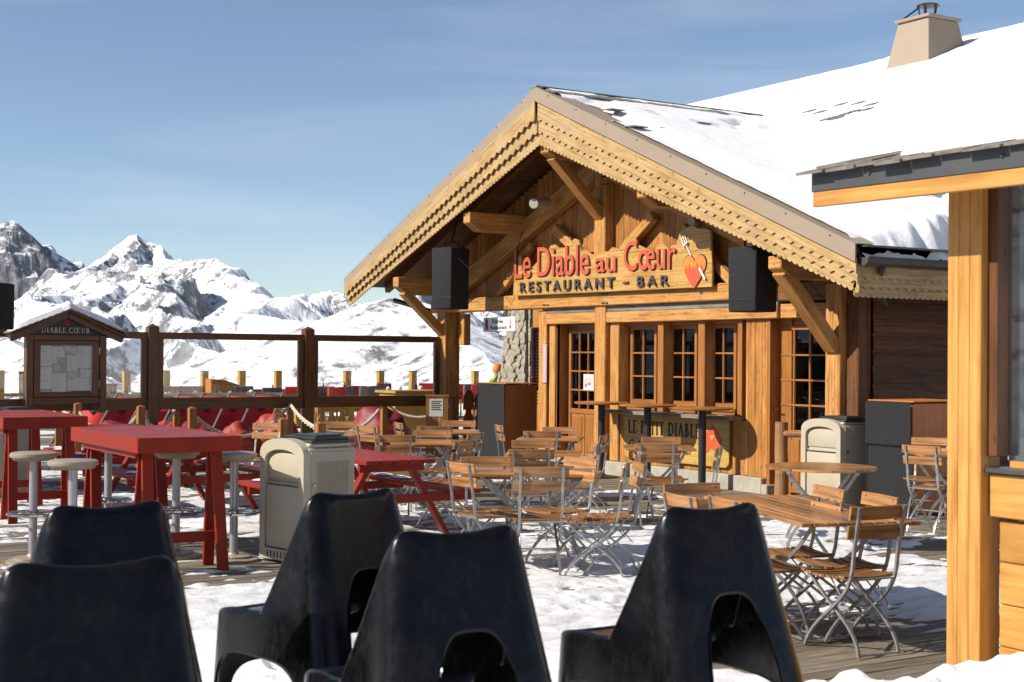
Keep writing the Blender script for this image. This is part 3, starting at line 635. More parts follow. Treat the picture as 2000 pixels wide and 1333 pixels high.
# chimney
c=FY(1735,140,4.35); chx0=c.x; chx1=chx0+.62
yc0=4.2
m=MB()
x0=FY(1742,100,3.5).x; x1=x0+.70; y0,y1=3.5,4.25; zt=FY(1800,46,3.8).z; zb=zt-1.15
m.add([(x0-.14,y0-.16,zb),(x1+.14,y0-.16,zb),(x1+.14,y1+.16,zb),(x0-.14,y1+.16,zb),(x0+.06,y0+.06,zt),(x1-.06,y0+.06,zt),(x1-.06,y1-.06,zt),(x0+.06,y1-.06,zt)],[(0,1,5,4),(1,2,6,5),(2,3,7,6),(3,0,4,7),(4,5,6,7)])
m.box(x0+.02,x1-.02,y0+.02,y1-.02,zt,zt+.05)
chim=m.build('chimney',P['tan'],roof,bevel=.01)
cx_,cy_=(x0+x1)/2,(y0+y1)/2
m=MB(); m.lathe([(.13,zt+.05),(.13,zt+.10),(.10,zt+.10)],20,(cx_,cy_,0))
m.lathe([(.17,zt+.25),(.15,zt+.27),(.05,zt+.29),(.001,zt+.295)],20,(cx_,cy_,0))
for k in range(5): a=k*1.257; m.tube([(cx_+.11*math.cos(a),cy_+.11*math.sin(a),zt+.08),(cx_+.14*math.cos(a),cy_+.14*math.sin(a),zt+.26)],.011,6)
m.tube([(x0+.08,y0+.1,zt+.05),(x0+.24,y0+.3,zt+.24)],.013,6)
m.build('chimney_cowl',P['black'],chim,smooth=True)
# stone pillar, menu board, wall fittings
def clipcell(poly,p,q):          # keep the part of poly nearer p than q
    mx_,my_=(p[0]+q[0])/2,(p[1]+q[1])/2; dx,dy=q[0]-p[0],q[1]-p[1]; out=[]
    for i in range(len(poly)):
        a,b=poly[i],poly[(i+1)%len(poly)]; da=(a[0]-mx_)*dx+(a[1]-my_)*dy; db=(b[0]-mx_)*dx+(b[1]-my_)*dy
        if da<=0: out.append(a)
        if (da<0)!=(db<0) and abs(da-db)>1e-9: t=da/(da-db); out.append((a[0]+(b[0]-a[0])*t,a[1]+(b[1]-a[1])*t))
    return out
def rubble(m,outline,o,u,v,n_):
    xs_=[p[0] for p in outline]; ys_=[p[1] for p in outline]; x0_,x1_,y0_,y1_=min(xs_),max(xs_),min(ys_),max(ys_)
    cols=max(2,int((x1_-x0_)/.17)); rows=int((y1_-y0_)/.125); S_=[]
    for j in range(rows):
        for i in range(cols+1): S_.append((x0_+(x1_-x0_)*(i+.5*(j%2)+random.uniform(-.3,.3))/cols,y0_+(y1_-y0_)*(j+.5+random.uniform(-.3,.3))/rows))
    for k,p in enumerate(S_):
        c=list(outline)
        for q in S_:
            if q is not p and abs(q[0]-p[0])<.6 and abs(q[1]-p[1])<.5: c=clipcell(c,p,q)
            if len(c)<3: break
        if len(c)<3: continue
        cx_=sum(a for a,_ in c)/len(c); cy_=sum(b for _,b in c)/len(c)
        c=[(cx_+(a-cx_)*.93,cy_+(b-cy_)*.93) for a,b in c]
        m.prism(c,o,u,v,random.uniform(.05,.11))
PYY=4.0
def pz(px,py): p=FY(px,py,PYY); return (p.x,p.z)
A_,B_,C_,D_=pz(972,790),pz(1031,790),pz(1031,560),pz(1006,560)
gx_=lambda a,b,z:(a[0]+(b[0]-a[0])*(z-a[1])/(b[1]-a[1]))
z0_,z1_=.6,3.1
ol=[(gx_(A_,D_,z0_),z0_),(gx_(B_,C_,z0_),z0_),(gx_(B_,C_,z1_),z1_),(gx_(A_,D_,z1_),z1_)]
pil=MB(); rubble(pil,ol,(0,PYY,0),(1,0,0),(0,0,1),0)
rx=max(p[0] for p in ol)
rubble(pil,[(PYY,z0_),(PYY+.6,z0_),(PYY+.6,z1_),(PYY,z1_)],(rx-.02,0,0),(0,1,0),(0,0,1),0)
pil.build('stone_pillar',P['stone'],B,bevel=.022,seg=2,smooth=True)
m=MB(); zc=0.0
m.add([(ol[0][0]-.1,PYY+.01,0),(ol[1][0],PYY+.01,0),(ol[2][0],PYY+.01,z1_),(ol[3][0],PYY+.01,z1_),(ol[0][0]-.1,PYY+.6,0),(ol[1][0],PYY+.6,0),(ol[2][0],PYY+.6,z1_),(ol[3][0],PYY+.6,z1_)],[(0,1,2,3),(4,7,6,5),(0,4,5,1),(1,5,6,2),(2,6,7,3),(3,7,4,0)]); m.build('pillar_core',P['mortar'],B)
m=MB(); m.tube([FY(1042,398,-.7),FY(1068,396,-.3)],.075,20); m.build('vent_pipe',P['conc'],B,smooth=True)
m=MB(); m.tube([FY(1350,432,-.35),FY(1366,436,-.1)],.05,16); m.build('vent_pipe',P['conc'],B,smooth=True)
m=MB()
import random as _r
def cable(pts): m.tube(pts,.006,5)
cable([(-7.6,-.9,3.3),(-7.3,-.6,2.9),(-7.0,-.3,2.95),(-6.9,-.2,3.5),(-6.85,-.1,3.8)]); cable([(-.15,-.9,3.0),(.0,-.5,2.6),(-.1,-.2,2.45),(-.3,-.2,2.5)])
m.build('cable',P['black'],B)
# metal staples on the tie beam joints
m=MB()
for px,py in ((1062,596),(1069,596),(1177,575),(1184,575),(1177,592),(1184,592),(1177,346),(1186,346),(1177,360),(1186,360)):
    p=FY(px,py,-.15); m.box(p.x-.03,p.x+.03,-.155,-.138,p.z-.008,p.z+.008)
m.build('iron_staple',P['black'],B)
# ================================================================== lettering
def text_obj(name,txt,mat,parent,width,height,origin,ux,uz,depth=.012,cond=None):
    cu=D.curves.new(name,'FONT'); cu.body=txt; cu.size=1; cu.extrude=.5; cu.resolution_u=4
    if cond: cu.offset=cond
    to=D.objects.new(name,cu); COL.objects.link(to); bpy.context.view_layer.update()
    me=D.meshes.new_from_object(to.evaluated_get(bpy.context.evaluated_depsgraph_get())); D.objects.remove(to); D.curves.remove(cu)
    co=np.empty(len(me.vertices)*3); me.vertices.foreach_get('co',co); co=co.reshape(-1,3)
    mn_,mx_=co.min(0),co.max(0); sx=width/(mx_[0]-mn_[0]); sy=height/(mx_[1]-mn_[1])
    o=Vector(origin); ux=Vector(ux).normalized(); uz=Vector(uz).normalized(); nn=ux.cross(uz)
    V=np.array(o)[None]+ (co[:,:1]-mn_[0])*sx*np.array(ux)[None]+(co[:,1:2]-mn_[1])*sy*np.array(uz)[None]+(co[:,2:3]+.5)*depth*np.array(nn)[None]
    me.vertices.foreach_set('co',V.astype(np.float32).ravel()); me.name=name; me.materials.clear(); me.materials.append(mat); me.update()
    ob=D.objects.new(name,me); COL.objects.link(ob)
    if parent: ob.parent=parent
    return ob
# roman capitals from thick and thin strokes with serifs (unit height)
def serif_text(name,txt,mat,parent,width,height,origin,ux,uz,depth=.006):
    T,t=.15,.06
    def arc(cx,cy,rx,ry,a0,a1,n=12): return [(cx+rx*math.cos(R(a0+(a1-a0)*i/n)),cy+ry*math.sin(R(a0+(a1-a0)*i/n))) for i in range(n+1)]
    def V_(x): return ([(x,0),(x,1)],T)
    def S_(x,y,l=.17): return ([(x-l,y),(x+l,y)],t)
    GL={'I':(.42,[V_(.2),S_(.2,.03),S_(.2,.97)]),'L':(.68,[V_(.2),S_(.2,.97),([(.06,.03),(.62,.03)],t),([(.62,.03),(.64,.2)],t)]),
     'E':(.72,[V_(.2),([(.06,.03),(.62,.03)],t),([(.62,.03),(.64,.2)],t),([(.06,.97),(.6,.97)],t),([(.6,.97),(.6,.82)],t),([(.2,.52),(.5,.52)],t)]),
     'P':(.68,[V_(.2),S_(.2,.03),S_(.16,.97,.1),(arc(.3,.74,.27,.23,90,-90),.1)]),'T':(.8,[V_(.38),S_(.38,.03),([(.02,.97),(.74,.97)],t),([(.02,.97),(.02,.8)],t),([(.74,.97),(.74,.8)],t)]),
     'D':(.95,[V_(.2),S_(.16,.03,.1),S_(.16,.97,.1),(arc(.3,.5,.52,.47,90,-90,18),.11)]),
     'A':(.9,[([(.12,0),(.42,1)],t),([(.42,1),(.76,0)],T),([(.22,.36),(.62,.36)],t),S_(.1,.03,.1),S_(.77,.03,.13)]),
     'B':(.75,[V_(.2),S_(.16,.03,.1),S_(.16,.97,.1),(arc(.3,.75,.22,.22,90,-90),.1),(arc(.3,.27,.29,.25,90,-90),.12)]),
     'C':(.9,[(arc(.5,.5,.44,.48,50,310,22),.11),([(.79,.97),(.79,.78)],t),([(.79,.03),(.79,.22)],t)]),
     'O':(1.,[(arc(.5,.5,.42,.48,0,360,28),.11)]),'U':(.9,[([(.2,1),(.2,.3)]+arc(.44,.3,.24,.27,180,360)[1:]+[(.68,1)],.1),S_(.2,.97),S_(.68,.97)]),
     'R':(.82,[V_(.2),S_(.2,.03),S_(.16,.97,.1),(arc(.3,.75,.25,.22,90,-90),.1),([(.36,.52),(.76,0)],.13),S_(.78,.03,.07)]),
     '.':(.35,[([(.1,.04),(.24,.04)],.1)]),' ':(.4,[])}
    GL['Œ']=(1.35,[(arc(.5,.5,.42,.48,60,300,22),.11),V_(.72),([(.5,.03),(1.18,.03)],t),([(1.18,.03),(1.2,.2)],t),([(.5,.97),(1.16,.97)],t),([(1.16,.97),(1.16,.82)],t),([(.72,.52),(1.04,.52)],t)])
    tot=sum(GL[c][0]+.1 for c in txt); sx=width/tot; o=Vector(origin); ux=Vector(ux).normalized(); uz=Vector(uz).normalized(); nn=ux.cross(uz)
    m=MB(); x=0; k=0
    for c in txt:
        for pts,th in GL[c][1]:
            for a,b in zip(pts[:-1],pts[1:]):
                a2=Vector(((a[0]+x)*sx,a[1]*height)); b2=Vector(((b[0]+x)*sx,b[1]*height)); d=(b2-a2); 
                if d.length<1e-6: continue
                d.normalize(); n2=Vector((-d.y,d.x)); hw=th*.5*height; k+=1
                e=d*hw*.25; q=[a2-e+n2*hw,a2-e-n2*hw,b2+e-n2*hw,b2+e+n2*hw]; f_=depth+ (k%5)*.0003
                vs=[o+ux*p.x+uz*p.y for p in q]+[o+ux*p.x+uz*p.y+nn*f_ for p in q]
                m.add(vs,[(0,1,2,3),(4,7,6,5),(0,4,5,1),(1,5,6,2),(2,6,7,3),(3,7,4,0)])
        x+=GL[c][0]+.1
    return m.build(name,mat,parent)
# ================================================================== restaurant sign
SY=-.215
def sp(px,py): p=FY(px,py,SY); return (p.x,p.z)
sign=thing('restaurant_sign','cut out golden wooden sign with red lettering above the windows','sign')
outl=[(1003,579),(1391,561),(1392,520),(1388,450),(1378,446),(1366,447),(1352,440),(1340,446),(1328,455),(1322,478),(1312,479),(1308,488),(1296,476),(1283,480),(1280,492),(1262,486),(1246,478),(1242,468),(1234,463),(1222,466),(1214,480),(1210,487),(1196,483),(1188,492),(1176,490),(1166,498),(1153,496),(1143,487),(1136,490),(1131,470),(1122,466),(1116,474),(1107,472),(1104,484),(1090,484),(1084,478),(1076,480),(1070,492),(1054,494),(1050,512),(1040,522),(1034,530),(1020,528),(1018,500),(1006,500)]
m=MB(); m.prism([sp(*q) for q in outl],(0,SY+.03,0),(1,0,0),(0,0,1),.04); m.build('sign_board',W['signwood'],sign,bevel=.006)
for (px,) in ((1060,),(1240,),(1370,)):
    p=FY(px,540,SY); m=MB(); m.box(p.x-.03,p.x+.03,SY+.032,-.06,p.z-.1,p.z+.1); m.build('bracket',P['black'],sign)
def signtext(name,txt,x0,y0b,y0t,x1,y1b,y1t,mat,off=0,dep=.03):
    a=FY(x0,y0b,SY-.012); b=FY(x1,y1b,SY-.012); c=FY(x0,y0t,SY-.012)
    return text_obj(name,txt,mat,sign,(b-a).length,(c.z-a.z),(a.x,SY-.012,a.z),(b.x-a.x,0,b.z-a.z),(0,0,1),dep,off)
def word(name,txt,x0,yb0,yt0,x1,yb1,yt1):
    signtext(name+'_shadow_layer',txt,x0+1.5,yb0+1.8,yt0+1.5,x1+1.8,yb1+1.8,yt1+1.5,P['letblack'],.008,.008)
    signtext(name,txt,x0,yb0,yt0,x1,yb1,yt1,P['letred'],.006,.02)
word('word_le','Le',1006,546,487,1038,543,484); word('word_diable','Diable',1051,541,484,1152,537,477)
word('word_au','au',1164,533,505,1204,531,498); word('word_coeur','Cœur',1220,530,472,1321,525,462)
signtext('restaurant_lettering','R E S T A U R A N T',1018,572,552,1202,563.5,543,P['letgrey'],.015,.03)
signtext('dash','-',1219,554,551,1229,553.5,550.5,P['letgrey'],.01,.03)
signtext('bar_lettering','B A R',1247,560.5,540.5,1308,558,538,P['letgrey'],.015,.03)
# heart with flames and knife, fork above (the little character that sits on it is left out)
def heartpoly(cx,cz,w_,h_,n=40):
    out=[]
    for i in range(n):
        t=2*math.pi*i/n; x=16*math.sin(t)**3; y=13*math.cos(t)-5*math.cos(2*t)-2*math.cos(3*t)-math.cos(4*t); out.append((cx+x/32*w_,cz+(y+2.5)/29*h_))
    return out
hc=FY(1359,531,SY); 
m=MB(); m.prism(heartpoly(hc.x,hc.z,.50,.46),(0,SY-.010,0),(1,0,0),(0,0,1),.008); m.build('heart_outline',P['letblack'],sign)
m=MB(); m.prism(heartpoly(hc.x,hc.z+.003,.47,.43),(0,SY-.018,0),(1,0,0),(0,0,1),.008); m.build('heart',P['heart'],sign)
m=MB(); fl=[(-.20,.02),(-.17,.10),(-.13,.02),(-.10,.12),(-.06,.03),(-.02,.10),(.02,.02),(.06,.13),(.1,.03),(.14,.11),(.19,.04),(.14,-.07),(.0,-.21),(-.12,-.09)]
m.prism([(hc.x+a,hc.z+b-.02) for a,b in fl],(0,SY-.027,0),(1,0,0),(0,0,1),.007); m.build('flame',P['letred'],sign)
m=MB(); a=FY(1366,524,SY-.04); b=FY(1377,546,SY-.04); m.beam(a,b,.03,.014,(0,1,0)); m.build('knife',P['white'],sign)
m=MB(); a=FY(1350,500,SY-.03); b=FY(1340,478,SY-.03); c=FY(1334,463,SY-.03); m.beam(a,b,.012,.02,(0,1,0)); 
d_=(c-b); n_=Vector((d_.z,0,-d_.x)).normalized()
m.beam(b-n_*.05,b+n_*.05,.014,.045,(0,1,0))
for k in (-1,0,1): m.beam(b+n_*.04*k,b+n_*.04*k+d_*1.05,.012,.016,(0,1,0))
m.build('fork',P['white'],sign)
# ------------------------------------------------------------------ takeaway panel under the shelf
pn=thing('takeaway_panel','yellow wooden panel with serif lettering and red house fixed under the window shelf','sign')
PY_=-.055
def pp(px,py): p=FY(px,py,PY_); return p
tl=pp(1219,808); tr=pp(1424,812); bl=pp(1219,893); br=pp(1424,916)
x0,x1=tl.x,tr.x; z1=(tl.z+tr.z)/2; z0=(bl.z+br.z)/2; r_=.09
poly=[]
for cx,cz,a0 in ((x1-r_,z1-r_,0),(x0+r_,z1-r_,90),(x0+r_,z0+r_,180),(x1-r_,z0+r_,270)):
    for k in range(7): a=R(a0+k*15); poly.append((cx+r_*math.cos(a),cz+r_*math.sin(a)))
m=MB(); m.prism(poly,(0,PY_+.03,0),(1,0,0),(0,0,1),.03); m.build('panel_board',W['panel'],pn,bevel=.004)
a=pp(1228,840); serif_text('panel_lettering','LE PETIT DIABLE',P['letblack'],pn,1.62,.185,(x0+.1,PY_-.001,z1-.30),(1,0,0),(0,0,1))
text_obj('panel_small_lettering','ALTITUDE  2400',P['letred'],pn,1.1,.06,(x0+.45,PY_-.001,z1-.43),(1,0,0),(0,0,1),.004)
tx=text_obj('panel_script','Crêpes à emporter',P['letblack'],pn,1.45,.20,(x0+.08,PY_-.001,z0+.08),(1,0,.0),(.28,0,1),.004)
hx=x1-.36; hz=z0+.18
m=MB(); m.prism([(hx-.1,hz),(hx-.06,hz),(hx-.03,hz+.06),(hx+.05,hz+.06),(hx+.08,hz),(hx+.16,hz),(hx+.16,hz+.26),(hx+.03,hz+.38),(hx-.1,hz+.26)],(0,PY_-.001,0),(1,0,0),(0,0,1),.005)
for sx_ in (-1,1): m.lathe([(.05,0),(.05,.005)],14,m=Matrix.Translation((hx+.03+sx_*.15,PY_-.0015,hz+.16))@Matrix.Rotation(R(90),4,'X'))
m.build('red_house',P['letred'],pn)
m=MB(); m.prism(heartpoly(hx+.03,hz+.2,.09,.08,20),(0,PY_-.007,0),(1,0,0),(0,0,1),.004); m.build('panel_heart',W['panel'],pn)
m=MB(); fx=hx-.17; m.box(fx-.006,fx+.006,PY_-.007,PY_-.001,hz-.02,hz+.32); m.box(fx-.03,fx+.03,PY_-.0075,PY_-.0015,hz+.30,hz+.33)
for k in (-1,0,1): m.box(fx+.024*k-.006,fx+.024*k+.006,PY_-.008,PY_-.002,hz+.33,hz+.42)
m.build('panel_fork',P['letblack'],pn)
# ------------------------------------------------------------------ hanging entrance sign
es=thing('entrance_sign','small white hanging sign with arrow and figure below the tie beam','sign')
a=FY(945,621,-.22); b=FY(1007,648,-.22)
m=MB(); m.box(a.x,b.x,-.235,-.21,b.z,a.z); m.build('sign_plate',P['white'],es,bevel=.012)
h=a.z-b.z; wd=b.x-a.x
text_obj('sign_lettering','Entrée',P['letblack'],es,wd*.34,h*.28,(a.x+wd*.30,-.2355,b.z+h*.58),(1,0,0),(0,0,1),.004,.01)
text_obj('sign_lettering','Restaurant',P['letblack'],es,wd*.52,h*.28,(a.x+wd*.24,-.2355,b.z+h*.17),(1,0,0),(0,0,1),.004,.01)
m=MB(); ax=a.x+wd*.86; m.box(ax-.012,ax+.012,-.24,-.2355,b.z+h*.3,b.z+h*.82); m.prism([(ax,b.z+h*.16),(ax+.04,b.z+h*.38),(ax-.04,b.z+h*.38)],(0,-.2355,0),(1,0,0),(0,0,1),.0045); m.build('arrow',P['letred'],es)
m=MB(); gx=a.x+wd*.12; gz=b.z+h*.12; m.prism([(gx-.05,gz),(gx-.02,gz),(gx,gz+.06),(gx+.02,gz),(gx+.05,gz),(gx+.04,gz+.16),(gx,gz+.2),(gx-.04,gz+.16)],(0,-.2355,0),(1,0,0),(0,0,1),.004); m.build('figure_mark',P['crim'],es)
m=MB(); 
for x in (a.x+.08,b.x-.08): m.tube([(x,-.222,a.z),(x,-.15,2.47)],.006,5)
m.build('chain',P['black'],es)
# chalk board, pink strip, notice
cb=thing('menu_board','tall black chalk menu board in a red frame inside the open porch','sign')
a=FY(1043,640,.6); b=FY(1058,752,.6)
m=MB(); m.box(a.x-.0,a.x+.05,.57,.62,b.z-.1,a.z); m.box(a.x+.35,a.x+.4,.57,.62,b.z-.1,a.z); m.box(a.x+.05,a.x+.35,.57,.62,a.z-.05,a.z); m.build('frame',P['crim'],cb)
m=MB(); m.box(a.x+.05,a.x+.35,.59,.61,b.z-.1,a.z-.05); m.build('board',P['letblack'],cb)
m=MB()
for k in range(22): z=a.z-.12-k*.055; m.box(a.x+.07,a.x+.07+random.uniform(.08,.22),.584,.589,z,z+.018)
m.build('chalk_line',P['ink'],cb)
a=FY(1059,672,-.09); b=FY(1066,749,-.09)
m=MB(); m.box(a.x,b.x,-.085,-.065,b.z,a.z); m.box(a.x+.02,b.x-.02,-.085,-.065,a.z,a.z+.03); tag(m.build('pink_strip',P['pink'],None,bevel=.01),'narrow pink price strip fixed to the timber post left of the door','sign')
nd=thing('door_notice','white paper notice with pink writing taped inside the left door','notice')
a=FY(1141,731,.13); b=FY(1161,763,.13); m=MB(); m.box(a.x,b.x,.117,.12,b.z,a.z); m.build('paper_sheet',P['paper'],nd)
m=MB()
for k in range(4): m.box(a.x+.03,b.x-.04-.02*(k%2),.114,.1165,a.z-.07-k*.03,a.z-.058-k*.03)
m.build('writing',P['pink'],nd); m=MB(); m.box(a.x+.04,a.x+.09,.113,.1165,b.z+.05,b.z+.1); m.box(a.x+.12,a.x+.19,.113,.1165,b.z+.08,b.z+.11); m.build('mark',P['ink'],nd)
# ------------------------------------------------------------------ covered loudspeakers
def speaker(c,sx,sy,sz,rz,label,frame=True,taper=.8):
    t=thing('loudspeaker',label,'loudspeaker',c,rz,None)
    m=MB(); n=6
    m.add([(-sx/2,-sy/2,0),(sx/2,-sy/2,0),(sx/2*taper,sy/2,0),(-sx/2*taper,sy/2,0),(-sx/2*1.03,-sy/2,sz),(sx/2*1.03,-sy/2,sz),(sx/2*taper*1.02,sy/2,sz),(-sx/2*taper*1.02,sy/2,sz)],[(0,3,2,1),(4,5,6,7),(0,1,5,4),(1,2,6,5),(2,3,7,6),(3,0,4,7)])
    m.build('fabric_cover',P['felt'],t,smooth=True,bevel=.025,seg=3)
    m=MB(); m.box(-sx/2-.006,sx/2+.006,-sy/2-.007,-sy/2+.03,sz*.18,sz*.195); m.build('cover_seam',P['black'],t)
    if frame:
        m=MB(); m.tube([(-sx*.3,0,sz),(-sx*.36,0,sz+.09),(sx*.36,0,sz+.09),(sx*.3,0,sz)],.018,8); m.tube([(0,0,sz+.09),(0,.1,sz+.42)],.018,8); m.build('bracket',P['black'],t)
    return t
p=FY(881,607,-.85); speaker((p.x,-.85,p.z+.02),.46,.46,1.0,R(14),'black covered loudspeaker hanging under the left eave near the sign')
p=FY(1466,610,-.85); speaker((p.x,-.8,p.z),.46,.42,.78,R(4),'black covered loudspeaker hanging under the right eave near the right brace')
p=AT(-12,19.0,0); speaker((p.x,p.y,2.02),.42,.42,.62,R(40),'black covered loudspeaker at the far left beside the menu kiosk',False)
m=MB(); m.tube([(p.x,p.y,.0),(p.x,p.y,2.02)],.035,10); tag(m.build('speaker_pole',P['black']),'black pole carrying the loudspeaker at the left edge','pole')
# ------------------------------------------------------------------ covered cabinets
def cabinet(x0,x1,y0,y1,zt,label,drape=False):
    t=thing('covered_cabinet',label,'cabinet',(x0,y0,0))
    w_,d_=x1-x0,y1-y0
    m=MB(); m.box(.0,w_,.03,d_,0.02,zt); m.build('plywood_body',W['ply'],t,bevel=.006)
    m=MB(); nx=26; nz=40; vs=[];fs=[]
    z0=.0 if not drape else 0
    for i in range(nx+1):
        for j in range(nz+1):
            x=-.01+(w_+.02)*i/nx; z=.0+(zt+.005)*j/nz; y=.012*math.sin(x*9+z*2)+.01*fbm(np.array(x*6),np.array(z*5),3,3)-.0
            if drape and z>zt*.62: y-=.03
            vs.append((x,float(y)-.005,z))
    for i in range(nx):
        for j in range(nz): a=i*(nz+1)+j; fs.append((a,a+nz+1,a+nz+2,a+1))
    m.add(vs,fs); m.box(-.01,w_+.01,.0,.04,zt,zt+.012); m.box(-.012,.0,0,d_*.4,0,zt); m.build('fabric_cover',P['felt'],t,smooth=True)
    m=MB(); m.box(-.015,w_+.02,.02,d_+.02,zt+.0125,zt+.028); m.build('top_board',W['ply'],t,bevel=.004)
    return t
cabinet(-8.22,-7.38,-.15,.5,1.25,'grey fabric fronted plywood cabinet at the open porch left of the door')
cabinet(.86,1.5,-.45,.45,1.235,'charcoal draped plywood cabinet beside the dark log wall',True)
# ------------------------------------------------------------------ log post with rail
t=thing('log_post','round bark brown log post with short side rail before the right door','post',(-.66,-.33,0))
m=MB(); m.tube([(0,0,0),(.01,0,.3),(-.005,0,.6),(0,0,.94)],[.088,.082,.08,.078],14); m.build('post',W['bark'],t,smooth=True)
m=MB(); m.tube([(.05,0,.80),(.78,.06,.815)],.04,10); m.build('rail',W['bark'],t,smooth=True)
# ------------------------------------------------------------------ high bar tables by the wall
src=thing('bar_table','','bar table',(0,0,0),0,'round high tables by the wall')
m=MB(); m.lathe([(.001,1.045),(.37,1.045),(.39,1.055),(.39,1.072),(.38,1.078),(.001,1.078)],40); m.build('tabletop',W['joinery'],src,smooth=True)
m=MB(); m.tube([(0,0,.03),(0,0,1.045)],.05,16); m.lathe([(.12,1.03),(.12,1.045)],16); m.build('pole',P['black'],src,smooth=True)
m=MB(); m.lathe([(.24,0),(.24,.02),(.08,.04),(.05,.06)],24); m.build('base_plate',P['black'],src,smooth=True)
for px,py,lb in ((1175,787,'round high wooden table between the left door and the windows'),(1265,790,'round high wooden table in front of the first small window'),(1372,796,'round high wooden table nearest the right door')):
    p=FY(px,py,-.5); place(src,USED,(p.x,-.5,0),random.uniform(0,6),lb)
# ------------------------------------------------------------------ waste bins
def make_bin():
    t=thing('waste_bin','','waste bin',(0,0,0),0,'beige outdoor waste bins')
    W_,D_,H=.62,.52,1.0
    m=MB(); m.box(-W_/2+.03,W_/2,-D_/2+.05,D_/2,.02,H-.04); m.box(-W_/2+.05,W_/2-.02,-D_/2+.07,D_/2-.02,H-.04,H)
    m.build('bin_body',P['beige'],t,bevel=.022,seg=3,smooth=True)
    # front surround with arched hood
    K=28; ou=[];inn=[]
    w2=W_/2+.005
    for k in range(K+1):
        a=math.pi*k/K; ou.append((w2*math.cos(a)*(1 if abs(math.cos(a))>.99 else 1),H-.12+.15*math.sin(a)**.7)); inn.append(((w2-.07)*math.cos(a),H-.17+.11*math.sin(a)**.8))
    ou=[(w2,.03)]+ou+[(-w2,.03)]; inn=[(w2-.07,.12)]+inn+[(-w2+.07,.12)]
    m=MB(); n=len(ou); vs=[]
    for (a,b) in ou: vs.append((a,-D_/2,b))
    for (a,b) in inn: vs.append((a,-D_/2,b))
    for (a,b) in ou: vs.append((a,-D_/2+.10,b))
    for (a,b) in inn: vs.append((a,-D_/2+.06,b))
    fs=[]
    for i in range(n-1): fs+= [(i,i+1,n+i+1,n+i),(i,2*n+i,2*n+i+1,i+1),(n+i,n+i+1,3*n+i+1,3*n+i)]
    fs+= [(0,n,n*2-1,n-1),(n,3*n,4*n-1,2*n-1)]
    m.add(vs,fs); m.box(-w2,w2,-D_/2+.101,-D_/2+.12,.03,H-.12); m.build('front_surround',P['beige'],t,smooth=True)
    m=MB(); m.box(-w2+.075,w2-.075,-D_/2+.035,-D_/2+.06,.70,H-.09); m.box(-w2+.08,w2-.08,-D_/2+.012,-D_/2+.04,.13,.64); m.box(-w2+.08,w2-.08,-D_/2+.02,-D_/2+.05,.655,.672); m.build('flap',P['beige'],t,bevel=.012,seg=2,smooth=True)
    m=MB(); m.box(W_/2-.001,W_/2+.012,-D_/2+.07,D_/2-.03,.08,H-.07)
    for k in range(22): y=-D_/2+.13+k*.0145; m.box(W_/2+.012,W_/2+.018,y,y+.008,.14,H-.15)
    m.build('side_door',P['beiged'],t,bevel=.002)
    m=MB(); m.lathe([(.02,0),(.016,.012)],14,m=Matrix.Translation((W_/2+.012,-D_/2+.1,.66))@Matrix.Rotation(R(90),4,'Y')); m.build('lock',P['chrome'],t)
    m=MB(); m.box(-W_/2+.06,W_/2-.01,-D_/2+.09,D_/2-.01,H,H+.022); m.box(-W_/2+.15,W_/2-.03,-D_/2+.13,D_/2-.04,H+.022,H+.048); m.box(-W_/2+.2,W_/2-.08,-D_/2+.18,D_/2-.08,H+.048,H+.06); m.build('lid',P['lid'],t,bevel=.008,seg=2,smooth=True)
    m=MB()
    for k in range(8): m.box(-.2+k*.05,-.185+k*.05,-D_/2-.002,-D_/2+.002,.05,.10)
    m.build('vent_slot',P['dark'],t)
    return t
bn=make_bin()
place(bn,USED,(1.38,-7.52,0),R(11),'beige bin with black lid standing right behind the black plastic chairs')
place(bn,USED,(.36,-.42,0),0,'beige bin before the right door beside the charcoal cabinet')
p=AT(22,17.2,0); place(bn,USED,(p.x,p.y,0),R(6),'beige bin half hidden behind the red high table at the left edge')
# ------------------------------------------------------------------ red high tables and stools
def make_redtable(L_=1.85,Wd=.8,H=1.07):
    t=thing('high_table','','high table',(0,0,0),0,'red painted high tables')
    m=MB(); n=6
    for k in range(n): y0=-Wd/2+Wd*k/n; m.box(-L_/2,L_/2,y0+.001,y0+Wd/n-.001,H-.045,H-random.uniform(0,.001),0)
    m.box(-L_/2-.001,L_/2+.001,-Wd/2-.02,-Wd/2-.0,H-.12,H+.001,0); m.box(-L_/2-.001,L_/2+.001,Wd/2,Wd/2+.02,H-.12,H+.001,0); m.box(L_/2+.001,L_/2+.02,-Wd/2-.02,Wd/2+.02,H-.12,H+.001,1); m.box(-L_/2-.02,-L_/2-.001,-Wd/2-.02,Wd/2+.02,H-.12,H+.001,1)
    m.build('tabletop',P['red'],t,bevel=.004)
    for sx_ in (-1,1):
        for sy_ in (-1,1):
            m=MB(); x=sx_*(L_/2-.22); y=sy_*(Wd/2-.12)
            m.beam((x-.03,y-.0,H-.05),(x-.17,y+sy_*.02,.0),.035,.09,(0,1,0)); m.beam((x+.03,y,H-.05),(x+.17,y+sy_*.02,.0),.035,.09,(0,1,0)); m.build('trestle_leg',P['red'],t,bevel=.004)
        m=MB(); x=sx_*(L_/2-.22); m.box(x-.02,x+.02,-Wd/2+.1,Wd/2-.1,.22,.3,1); m.build('cross_rail',P['red'],t,bevel=.004); m=MB(); m.box(x-.04,x+.04,-Wd/2+.05,Wd/2-.05,H-.13,H-.046,1); m.build('top_bearer',P['red'],t,bevel=.004)
    m=MB(); m.box(-L_/2+.2,L_/2-.2,-Wd/2+.03,-Wd/2+.06,H-.17,H-.06,0); m.build('apron',P['red'],t)
    return t
rt=make_redtable()
